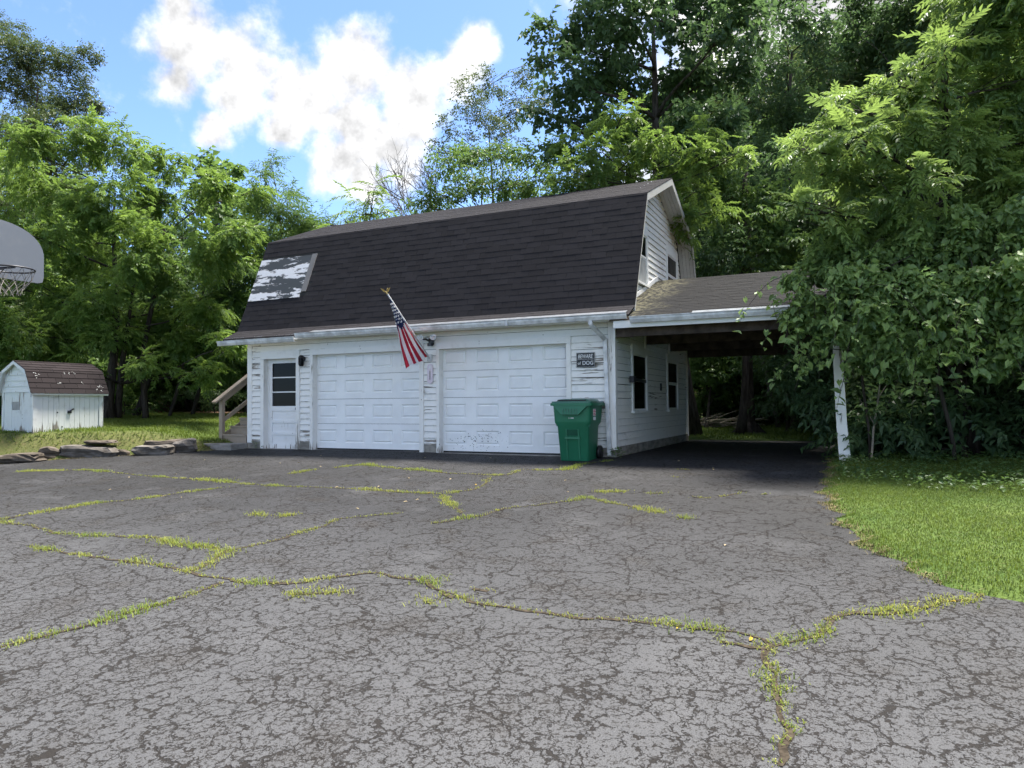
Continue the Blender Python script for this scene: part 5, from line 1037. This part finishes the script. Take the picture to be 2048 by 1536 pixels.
def tree(key, name, label, kind, leaf, r0, layers=2.6, scale=1.0, bark='bark', group='trees round the garage', cat='tree', clumps=None, bases=None, squash=.85, leaves_apart=0, twigs=4):
    d = TREES.get(key); cl = clumps or d['clumps']; bs = bases or d['base']; b0 = bs[0]; z0 = float(H(*b0))
    root = empty(name, (b0[0], b0[1], z0)); tag(root, label, cat, group); inv = Matrix.Translation((-b0[0], -b0[1], -z0))
    tk = skeleton(bs, cl, r0, twigs=twigs).obj('trunk', M[bark], None, True); tk.parent = root; tk.matrix_parent_inverse = inv
    P, D, T = crown_points(cl, AREA[kind]*scale**2, layers, squash); S = rng.uniform(.6, 1.25, len(P))*scale
    keep = P[:, 2] > H(P[:, 0], P[:, 1])+.15; P, D, T, S = P[keep], D[keep], T[keep], S[keep]
    if leaves_apart:                                              # the nearest compound leaves are parts of their own
        dd = np.linalg.norm(P-CAM, axis=1); o_ = np.argsort(dd)[:leaves_apart]; rest = np.setdiff1d(np.arange(len(P)), o_); up = np.tile([0, 0, 1.], (len(o_), 1))+rng.normal(0, .28, (len(o_), 3)); Fm = frames(D[o_], up)
        pool = {}
        for k, i in enumerate(o_):
            tv = k % len(KIND[kind]); tq = int(T[i]*3.99)
            if (tv, tq) not in pool:
                V, F = KIND[kind][tv]; me = fast('leaf', V, F, np.full(len(V), (tq+.5)/4)); me.materials.append(M[leaf]); pool[(tv, tq)] = me
            R = Fm[k]*S[i]; lo = link('leaf', pool[(tv, tq)], None, root); lo.matrix_parent_inverse = inv
            lo.matrix_basis = Matrix(((R[0][0], R[0][1], R[0][2], P[i][0]), (R[1][0], R[1][1], R[1][2], P[i][1]), (R[2][0], R[2][1], R[2][2], P[i][2]), (0, 0, 0, 1)))
        P, D, T, S = P[rest], D[rest], T[rest], S[rest]
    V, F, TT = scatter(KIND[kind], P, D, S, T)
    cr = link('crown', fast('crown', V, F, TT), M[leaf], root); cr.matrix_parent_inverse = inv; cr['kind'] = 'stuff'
    TREES_BUILT[key] = root; return root
tree('locust_far', 'locust_tree', 'tall dark grey-green tree at the top left against the sky', 'small', 'leaf_grey', .22, 4.2, 1.6)
tree('walnut_left', 'walnut_tree', 'bright yellow-green walnut tree with two stems behind the doghouse', 'walnut', 'leaf_bright', .15, 5.2, .80)
tree('understory_left', 'young_tree', 'dark slender tree between the walnut and the garage steps', 'walnut', 'leaf_mid', .10, 4.6, .8)
tree('sycamore', 'sycamore_tree', 'broad-leaved sycamore top right of the bright walnut', 'big', 'leaf_mid', .14, 3.6)
tree('willow', 'cherry_tree', 'narrow-leaved tree with upright shoots behind the left roof end', 'willow', 'leaf_mid', .12, 4.2, 1.15)
tree('ailanthus', 'ailanthus_tree', 'low feathery tree top above the middle of the roof ridge', 'ailanthus', 'leaf_bright', .10, 3.4)
tree('locust_thin', 'locust_tree', 'thin airy tree against the white cloud above the roof', 'small', 'leaf_grey', .15, 1.9, 1.45)
tree('boxelder', 'box_elder_tree', 'mid-green leafy tree over the roof ridge right of the bare tree', 'oval', 'leaf_mid', .14, 4.4, 1.2)
tree('maple_tall', 'maple_tree', 'tall dark maple towering behind the garage gable', 'maple', 'leaf_dark', .30, 4.8, 1.25)
tree('walnut_center', 'walnut_tree', 'light green walnut boughs right behind the garage gable', 'walnut', 'leaf_bright', .15, 5.0, .85)
tree('maple_low', 'maple_tree', 'low dark maple above the carport roof', 'maple', 'leaf_mid', .13, 4.0, 1.1)
tree('oak_back', 'oak_tree', 'tall tree with a forked dark trunk at the upper right', 'oval', 'leaf_dark', .26, 4.6, 1.5)
tree('ash_back', 'ash_tree', 'tall tree with a straight grey trunk left of the near walnut', 'oval', 'leaf_dark', .26, 4.4, 1.55, 'bark_grey')
tree('walnut_right', 'walnut_tree', 'big near walnut tree with long drooping leaves at the right', 'walnut_near', 'leaf_right', .17, 6.0, .88, leaves_apart=300)

# vine heaped over the carport corner
def vine():
    root = empty('vine', (4.2, .4, float(H(4.2, .4)))); tag(root, 'heap of heart-leaved vines spilling over the carport corner', 'vine'); inv = Matrix.Translation((-4.2, -.4, -root.location.z))
    P = []; N = []
    for x, y, z, r in VINE:                                       # lumpy mass: every mound breaks into tufts of different size
        k = 7; c = rng.normal(0, 1, (k, 3)); c /= np.linalg.norm(c, axis=1, keepdims=True); c *= r*rng.uniform(.25, .85, (k, 1)); rad = r*rng.uniform(.28, .62, k)
        n = int(820*r*r/.12); w_ = rng.integers(0, k, n); v = rng.normal(0, 1, (n, 3)); v /= np.linalg.norm(v, axis=1, keepdims=True)
        P.append(np.array([x, y, z])+c[w_]+v*(rad[w_]*rng.uniform(.55, 1.12, n))[:, None]); N.append(v)
    P = np.concatenate(P); N = np.concatenate(N)
    # strands hanging past the eave
    strands = MB()
    for (sx, sy, sz, ln) in ((3.10, -.62, 2.35, .95), (2.98, -.62, 2.5, .70), (3.26, -.66, 2.3, .75), (2.75, -.64, 2.55, .45), (3.4, -.66, 2.3, .7), (4.9, -1.0, 2.3, .8), (5.35, -1.3, 2.25, .95), (5.1, -1.2, 2.3, .9), (3.9, -.5, 2.2, .9), (4.2, -.55, 2.15, .95), (4.5, -.6, 2.1, .8)):
        pts = wobble((sx, sy, sz), (sx+rng.normal(0, .08), sy-.05, sz-ln), 6, .05); strands.tube(pts, .004, 5); n = int(ln*34)
        t = rng.uniform(0, 1, n); q = np.array([np.array(pts[int(a*5.99)])*(1-(a*6 % 1))+np.array(pts[min(6, int(a*5.99)+1)])*(a*6 % 1) for a in t])+rng.normal(0, .045, (n, 3)); P = np.concatenate([P, q]); N = np.concatenate([N, rng.normal(0, 1, (n, 3))+np.array([0, -.6, 0])])
    for _ in range(70):                                           # shoots that arch out of the mass and hang
        a = VINE[rng.integers(0, len(VINE))]; o3 = np.array(a[:3])+rng.normal(0, .5, 3)*a[3]; d3 = np.array([rng.normal(-.15, .5), -rng.uniform(.3, 1.0), rng.uniform(-.1, .7)]); ln = rng.uniform(.35, .9); ts = np.linspace(0, 1, 8)
        pts = [o3+d3*ln*t+np.array([0, 0, -ln*1.3*t*t]) for t in ts]; strands.tube(pts, [.006*(1-.6*t) for t in ts], 4); n = int(ln*20); ti = rng.uniform(.3, 1, n)
        q = np.array([o3+d3*ln*t+np.array([0, 0, -ln*1.3*t*t]) for t in ti])+rng.normal(0, .035, (n, 3)); P = np.concatenate([P, q]); N = np.concatenate([N, rng.normal(0, .6, (n, 3))+np.array([0, -.5, .9])])
    for _ in range(26):
        a = VINE[rng.integers(0, len(VINE))]; c = VINE[rng.integers(0, len(VINE))]; strands.tube(wobble(a[:3], c[:3], 6, .08), .007, 5)
    strands.tube(wobble((4.05, .15, -.05), (4.0, .1, 2.3), 8, .03), .02, 7).tube(wobble((5.2, .2, -.05), (5.0, -.1, 2.3), 8, .04), .03, 7)
    so = strands.obj('stem', M['bark'], None); so.parent = root; so.matrix_parent_inverse = inv
    n = len(P); D = np.stack([N[:, 0]*.5+rng.normal(0, .5, n), N[:, 1]*.5-.15+rng.normal(0, .4, n), -.4+rng.normal(0, .38, n)], 1)
    up = np.stack([N[:, 0]*.7, N[:, 1]*.7-.1, N[:, 2]*.5+.9], 1)+rng.normal(0, .45, (n, 3)); Fm = frames(D, up); S = rng.uniform(.45, 1.3, n)
    def heart(l=.098, w=.084):
        o = [(0, 0, 0), (-.04*l/.12, .30*w, .004), (.25*l, .52*w, .012), (.62*l, .34*w, .006), (l, 0, -.022), (.62*l, -.34*w, .006), (.25*l, -.52*w, .012), (-.04*l/.12, -.30*w, .004), (.45*l, 0, -.006)]
        return np.array(o), np.array([(0, 8, 1), (1, 8, 2), (2, 8, 3), (3, 8, 4), (4, 8, 5), (5, 8, 6), (6, 8, 7), (7, 8, 0)])
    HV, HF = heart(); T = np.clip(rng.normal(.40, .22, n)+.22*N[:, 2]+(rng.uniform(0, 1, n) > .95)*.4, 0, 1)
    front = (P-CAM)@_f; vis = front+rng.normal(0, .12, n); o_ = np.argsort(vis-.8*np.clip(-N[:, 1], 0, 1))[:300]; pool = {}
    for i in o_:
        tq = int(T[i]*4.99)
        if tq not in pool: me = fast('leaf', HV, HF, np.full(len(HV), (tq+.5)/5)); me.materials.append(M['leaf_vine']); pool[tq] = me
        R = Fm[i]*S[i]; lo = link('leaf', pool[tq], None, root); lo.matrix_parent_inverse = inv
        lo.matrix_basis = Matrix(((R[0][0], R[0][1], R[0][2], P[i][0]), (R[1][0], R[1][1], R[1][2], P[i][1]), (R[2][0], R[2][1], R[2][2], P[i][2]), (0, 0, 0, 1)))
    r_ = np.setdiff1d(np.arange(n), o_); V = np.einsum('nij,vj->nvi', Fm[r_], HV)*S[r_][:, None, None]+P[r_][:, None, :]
    F = (HF[None]+(np.arange(len(r_))*len(HV))[:, None, None]).reshape(-1, 3)
    cr = link('foliage', fast('foliage', V.reshape(-1, 3), F, np.repeat(T[r_], len(HV))), M['leaf_vine'], root); cr.matrix_parent_inverse = inv; cr['kind'] = 'stuff'
vine()
# shaded thicket under the vine, and shrubs seen through the carport
tree('u1', 'shrub', 'dark thicket filling the space under the vines at the right', 'oval', 'leaf_dark', .05, 3.0, 1.0, group='shrubs', cat='shrub', clumps=[c for i, c in enumerate(UNDER) if i < 12 or i > 18], bases=[(5.4, .6), (6.2, .2), (7.0, .0)], twigs=3)  # dark leaf colour carries the shade under the vines
tree('u2', 'shrub', 'leafy bushes behind the vines and the carport corner', 'oval', 'leaf_dark', .06, 2.6, 1.1, group='shrubs', cat='shrub', clumps=UNDER[12:19], bases=[(5.0, 2.2)], twigs=3)
tree('b1', 'shrub', 'lit green bush at the far end of the lawn seen through the carport', 'maple', 'leaf_mid', .07, 4.0, 1.1, group='shrubs', cat='shrub', clumps=BACKS[:5]+BACKS[11:13], bases=[(-.9, 13.5)], twigs=3)
tree('b2', 'shrub', 'dark hanging foliage behind the carport right of the thick trunk', 'oval', 'leaf_dark', .07, 3.0, 1.3, group='shrubs', cat='shrub', clumps=BACKS[5:11]+BACKS[13:], bases=[(2.9, 9.0)], twigs=3)
# thick trunk standing on the back lawn
def back_trunk():
    x, y = 1.0, 9.9; z = float(H(x, y)); root = empty('old_tree', (x, y, z)); tag(root, 'thick flared tree trunk on the back lawn seen through the carport', 'tree', 'trees round the garage')
    pts = [(0, 0, -.1), (0, 0, .12), (.0, 0, .4), (0.02, 0, 1.2), (.0, 0, 2.6), (.05, .1, 5.0), (.0, .2, 8.0)]; MB().tube(pts, [.42, .30, .20, .155, .145, .12, .08], 14).obj('trunk', M['bark'], root, True)
    for a in (0, 1.3, 2.4, 3.6, 5.0): MB().tube([(.1*math.cos(a), .1*math.sin(a), .28), (.34*math.cos(a), .34*math.sin(a), .06), (.55*math.cos(a), .55*math.sin(a), -.05)], [.14, .09, .03], 8).obj('root_flare', M['bark'], root, True)
    cl = [[x+rng.normal(0, 1.4), y+rng.normal(0, 1.4), z+rng.uniform(5.0, 8.5), rng.uniform(.8, 1.3)] for _ in range(9)]
    P, D, T = crown_points(cl, AREA['oval']*1.4, 2.0); V, F, TT = scatter(KIND['oval'], P-np.array([x, y, z]), D, rng.uniform(.9, 1.4, len(P)), T); cr = link('crown', fast('crown', V, F, TT), M['leaf_dark'], root); cr['kind'] = 'stuff'
    for i, (bx, by, r, h) in enumerate(((1.35, 15.5, .10, 6), (1.9, 12.0, .06, 5), (-1.2, 16.0, .09, 7), (4.4, 8.6, .09, 6))):
        zz = float(H(bx, by)); o = empty('slim_tree', (bx, by, zz)); tag(o, ('slim bare trunk just right of the thick trunk behind the carport', 'thin stem close behind the thick trunk', 'dark trunk at the left of the carport view', 'dark trunk beside the carport back post')[i], 'tree', 'trees round the garage')
        MB().tube(wobble((0, 0, -.1), (rng.normal(0, .4), .3, h), 7, .03), [r*(1-.08*k) for k in range(8)], 8).obj('trunk', M['bark_grey' if i == 0 else 'bark'], o, True)
        c2 = [[rng.normal(0, .8), rng.normal(0, .8), h-rng.uniform(-.5, 1.5), .8] for _ in range(4)]; P, D, T = crown_points(c2, AREA['oval']*1.4, 2.0); V, F, TT = scatter(KIND['oval'], P, D, rng.uniform(.9, 1.4, len(P)), T); cr = link('crown', fast('crown', V, F, TT), M['leaf_dark'], o); cr['kind'] = 'stuff'
back_trunk()
def brush_pile():
    b = MB(); cx, cy = -1.3, 14.2
    for k in range(26): a = rng.uniform(-.5, .9); L = rng.uniform(.8, 2.2); p = np.array([cx+rng.normal(0, .5), cy+rng.normal(0, .4), float(H(cx, cy))+rng.uniform(.02, .3)]); b.tube(wobble(p, p+np.array([L*math.cos(a), rng.normal(0, .4), rng.uniform(-.05, .5)*(1 if k % 3 else -.1)+.05]), 4, .06), [.022, .018, .014, .01, .006], 5)
    tag(b.obj('brush_pile', M['twig']), 'heap of dead branches at the far lawn edge', 'branches')
brush_pile()
# slim stems of the left wood
for i, (x, y, r, lean, h, lab) in enumerate(((-14.6, 1.9, .10, .5, 5.5, 'dark trunk just right of the two walnut stems'), (-14.9, 2.9, .055, 1.4, 5.0, 'thin leaning trunk left of the garage'), (-15.2, 4.0, .07, 1.6, 5.5, 'dark leaning trunk between the doghouse and the steps'), (-14.6, 5.6, .06, 2.2, 4.5, 'crooked stem leaning towards the garage steps'), (-13.2, 6.4, .05, .3, 6, 'slender trunk behind the stair handrail'))):
    z = float(H(x, y)); o = empty('slim_tree', (x, y, z)); tag(o, lab, 'tree', 'trees round the garage')
    MB().tube(wobble((0, 0, -.1), (lean*.8, lean*.5, h), 7, .04), [r*(1-.09*k) for k in range(8)], 8).obj('trunk', M['bark'], o, True)
    cl = [[lean*.8+rng.normal(0, .7), lean*.5+rng.normal(0, .7), h*rng.uniform(.55, 1.05), rng.uniform(.6, .9)] for _ in range(5)]
    P, D, T = crown_points(cl, AREA['oval']*1.1, 2.2); V, F, TT = scatter(KIND['oval'], P, D, rng.uniform(.8, 1.3, len(P)), T); cr = link('crown', fast('crown', V, F, TT), M['leaf_dark' if i % 2 else 'leaf_mid'], o); cr['kind'] = 'stuff'
# leafless tree above the ridge
def bare():
    x, y = -8.9, 7.9; z = float(H(x, y)); root = empty('bare_tree', (x, y, z)); tag(root, 'leafless dead tree standing against the cloud above the roof ridge', 'tree', 'trees round the garage'); m = MB()
    def grow(p, d, L, r, lev):
        pts = [np.array(p)]; dd = np.array(d, float)
        for k in range(4): dd = dd+rng.normal(0, .10, 3)+np.array([0, 0, .04]); dd /= np.linalg.norm(dd); pts.append(pts[-1]+dd*L/4)
        m.tube(pts, [r*(1-.14*k) for k in range(5)], 6 if lev < 2 else 4)
        if lev >= 4: return
        for k in range((3, 6, 6, 4)[lev]):
            q = pts[rng.integers(2, 5)]; nd = dd+rng.normal(0, .55, 3); nd /= np.linalg.norm(nd); grow(q, nd, L*rng.uniform(.45, .72), r*.55, lev+1)
    m.tube([(0, 0, -.1), (.1, 0, 3), (.2, 0, 6.5)], [.09, .07, .045], 8)
    for d in ((-.45, -.1, .9), (.05, .1, 1.0), (-.2, .3, 1.0), (-.75, -.1, .7)): grow((.2, 0, 6.2), d, rng.uniform(1.6, 2.3), .034, 1)
    m.obj('trunk', M['bark_grey'], root)
bare()
# woods behind: three tree forms, each tree an object of its own
PROTO = []
def proto(kind, leaf, hgt, seed):
    global rng
    rng = np.random.default_rng(seed); cl = [[rng.normal(0, 1.3), rng.normal(0, 1.3), hgt*t, rng.uniform(1.0, 1.6)*(1.15-.4*t)] for t in np.linspace(.16, .95, 16)]
    m = MB(); m.tube(wobble((0, 0, -.2), (.3, .2, hgt*.9), 8, .02), [.2*(1-.1*k) for k in range(9)], 8)
    for c in cl: m.tube(wobble((.1*c[2]/hgt, 0, max(.4, c[2]-1)), c[:3], 4, .05), [.05, .04, .03, .02, .01], 5)
    P, D, T = crown_points(cl, AREA[kind]*2.2, 4.5); V, F, TT = scatter(KIND[kind], P, D, rng.uniform(1.2, 1.8, len(P)), T)
    tm = m.mesh('trunk', M['bark'], True); cm = fast('crown', V, F, TT); cm.materials.append(M[leaf]); PROTO.append((tm, cm))
proto('oval', 'leaf_dark', 9.5, 41); proto('maple', 'leaf_mid', 9.0, 42); proto('oval', 'leaf_grey', 10, 43)
rng = np.random.default_rng(77)
def woods():
    k = 0
    for px, dep, sc in [(-250, 30, 1.2), (-120, 38, 1.2), (-60, 27, .9), (60, 40, 1.1), (150, 30, .85), (250, 36, .9), (330, 31, .75), (420, 36, .75), (500, 31, .62), (590, 36, .70), (660, 32, .52), (740, 37, .6), (830, 33, .62), (920, 38, .78), (1010, 34, .85), (1100, 38, 1.0), (1190, 30, .95), (1280, 36, 1.2), (1360, 31, 1.0), (1440, 34, 1.7), (1510, 32, 1.65), (1570, 35, 1.9), (1640, 31, 1.7), (1710, 34, 1.9), (1790, 30, 1.75), (1870, 32, 1.8), (1950, 28, 1.2), (2040, 32, 1.3), (2140, 26, 1.2), (2240, 24, 1.2), (1680, 22, .8), (1800, 20, .85), (1920, 19, .85), (2060, 18, .85), (2200, 17, .9), (380, 26, .42), (120, 24, .5), (460, 28, .5), (10, 25, .55)]:
        d = _f*1.0+_r*((px-1024)/FPX); p = CAM+d*dep; x, y = float(p[0]), float(p[1]); tm, cm = PROTO[k % 3]
        o = empty('woodland_tree', (x, y, float(H(x, y)))); o.rotation_euler = (0, 0, k*1.7); o.scale = (sc*(1+.25*(sc < .8)), sc*(1+.25*(sc < .8)), sc)
        lab = 'leafy tree of the wood %s' % ('left of the garage' if px < 520 else 'showing low over the garage roof' if px < 1090 else 'behind the carport and the garage gable' if px < 1660 else 'behind the near walnut and the vines')
        tag(o, lab, 'tree', 'trees of the wood'+lab[22:]); link('trunk', tm, None, o); link('crown', cm, None, o)['kind'] = 'stuff'; k += 1
woods()
# low shrubs at the foot of the left wood
for i, (x, y, r) in enumerate(((-17.5, .2, .8), (-16.2, 2.4, .55), (-15.8, 5.5, .6), (-14.2, 7.6, .7), (-12.4, 9.0, .8), (-19.2, -1.8, .9), (-10.8, 9.6, .8), (-17.8, 4.2, .8))):
    z = float(H(x, y)); cl = [[x+rng.normal(0, r*.7), y+rng.normal(0, r*.5), z+r*rng.uniform(.3, 1.1), r*.55] for _ in range(6)]
    tree('ls%d' % i, 'shrub', ('shrub behind the doghouse on the left', 'low shrub at the foot of the walnut stems', 'low shrub among the leaning trunks', 'shrub in the wood left of the handrail', 'shrub half hidden by the handrail', 'shrub at the left edge behind the doghouse', 'shrub hidden by the garage corner', 'shrub deep in the left wood')[i], 'oval', 'leaf_mid' if i % 2 else 'leaf_dark', .03, 2.6, .9, group='shrubs', cat='shrub', clumps=cl, bases=[(x, y)], twigs=2)
# bushes closing the view along the back lawn and the left wood: three forms, each bush an object of its own
def bush_proto(kind, leaf, seed):
    global rng
    rng = np.random.default_rng(seed); cl = [[rng.normal(0, .75), rng.normal(0, .75), rng.uniform(.25, 2.3), rng.uniform(.45, .75)] for _ in range(13)]; m = MB()
    for k in range(5): m.tube(wobble((rng.normal(0, .15), rng.normal(0, .15), -.1), cl[k][:3], 5, .05), [.03, .026, .02, .016, .012, .008], 5)
    P, D, T = crown_points(cl, AREA[kind]*1.6, 3.6); ok = P[:, 2] > .1; P, D, T = P[ok], D[ok], T[ok]; V, F, TT = scatter(KIND[kind], P, D, rng.uniform(1.0, 1.5, len(P)), T); cm = fast('foliage', V, F, TT); cm.materials.append(M[leaf]); return m.mesh('stem', M['bark'], True), cm
BUSH = [bush_proto('oval', 'leaf_dark', 51), bush_proto('maple', 'leaf_mid', 52), bush_proto('oval', 'leaf_mid', 53)]
rng = np.random.default_rng(78)
def bushes():
    back = [(-6, 22, 1.3), (-4, 20, 1.2), (-2.4, 21.5, 1.3), (-.6, 19, 1.1), (1.0, 20.5, 1.3), (2.6, 18, 1.2), (4.0, 15.5, 1.2), (4.8, 12.5, 1.2), (5.2, 10, 1.15), (5.0, 7.8, 1.1), (-3.2, 24.5, 1.5), (0.2, 24, 1.5), (3.6, 21.5, 1.5), (6.2, 16, 1.5), (6.6, 12, 1.4), (2.2, 26, 1.6)]
    side = [(4.75, 1.6, .95), (4.85, 3.2, 1.0), (4.9, 4.9, 1.05), (5.8, 2.4, 1.15), (6.0, 4.4, 1.2), (6.9, 1.4, 1.1), (7.2, 3.2, 1.2), (8.2, .8, 1.15), (8.6, 2.6, 1.3), (9.6, 1.4, 1.3), (9.4, -.4, 1.1)]
    left = [(-20, -1, 1.2), (-19, 1.6, 1.0), (-18.5, 3.8, 1.2), (-17.2, 6.0, 1.1), (-15.8, 8.2, 1.1), (-14.0, 9.8, 1.1), (-12.2, 11.0, 1.2), (-10.4, 12.0, 1.2), (-22, 1.5, 1.5), (-21, 4.5, 1.5), (-19.5, 7.5, 1.5), (-17, 10.5, 1.5), (-23, -2.5, 1.4), (-25, -4.5, 1.5)]
    k = 0
    for lst, lab, grp in ((back, 'bush in the row closing the back lawn behind the carport', 'bushes behind the carport'), (side, 'shaded bush in the thicket right of the carport', 'bushes right of the carport'), (left, 'bush in the wood behind the left lawn', 'bushes of the left wood')):
        for x, y, sc in lst:
            o = empty('bush', (x, y, float(H(x, y)))); o.rotation_euler = (0, 0, k*2.1); o.scale = (sc, sc, sc*(.9+.2*math.sin(k*1.7))); tag(o, lab, 'bush', grp); tm, cm = BUSH[0 if grp.endswith('carport') and k % 3 else k % 3]; link('stem', tm, None, o); link('foliage', cm, None, o)['kind'] = 'stuff'; k += 1
bushes()
# sapling stick beside the post, weeds at the wall foot
def sapling():
    o = empty('dead_sapling', (4.07, .10, -.02)); tag(o, 'bare pale stick leaning beside the carport post', 'sapling')
    MB().tube([(0, 0, -.05), (.04, .02, .5), (.12, .05, 1.0), (.16, .08, 1.35)], [.018, .016, .013, .008], 7).obj('stem', M['twig'], o); MB().tube([(.12, .05, 1.0), (.3, .1, 1.3)], [.008, .004], 5).tube([(.05, .02, .6), (-.15, .1, 1.0)], [.007, .003], 5).obj('twig', M['twig'], o)
sapling()
def weeds():
    for i, (x, y, r, n, lab) in enumerate(((.02, -.12, .10, 70, 'leafy weeds at the garage corner behind the bin'), (3.68, -.18, .12, 60, 'small weeds round the foot of the white post'), (-8.45, -.08, .06, 25, 'weeds by the wall foot left of the entry door'))):
        z = float(dz(np.array(x), np.array(min(y, -.01)))); o = empty('weed_clump', (x, y, z)); tag(o, lab, 'weeds', 'weeds')
        P = np.stack([rng.normal(0, r, n), rng.normal(0, r*.6, n)-.03, rng.uniform(.01, .16, n)], 1); D = rng.normal(0, .6, (n, 3)); D[:, 2] = rng.uniform(-.1, .5, n); V, F, T = scatter([leaflet(.06, .035)], P, D, rng.uniform(.6, 1.2, n), rng.uniform(0, .7, n))
        link('foliage', fast('foliage', V, F, T), M['leaf_mid'], o)['kind'] = 'stuff'
weeds()
def ground_cover():
    n = 5200; x = rng.uniform(3.5, 8.2, n); y = rng.uniform(-2.2, 1.6, n)-.35*(x-3.5); k = sdist(x, y) > .12; x, y = x[k], y[k]; P = np.stack([x, y, H(x, y)+rng.uniform(.02, .14, len(x))], 1); D = rng.normal(0, .6, (len(x), 3)); D[:, 2] = rng.uniform(-.3, .3, len(x))
    V, F, T = scatter([leaflet(.05, .04)], P, D, rng.uniform(.6, 1.3, len(x)), rng.uniform(0, .6, len(x))); tag(link('ground_cover', fast('ground_cover', V, F, T), M['leaf_mid']), 'low leafy weeds along the foot of the thicket', 'weeds', kind='stuff')
ground_cover()
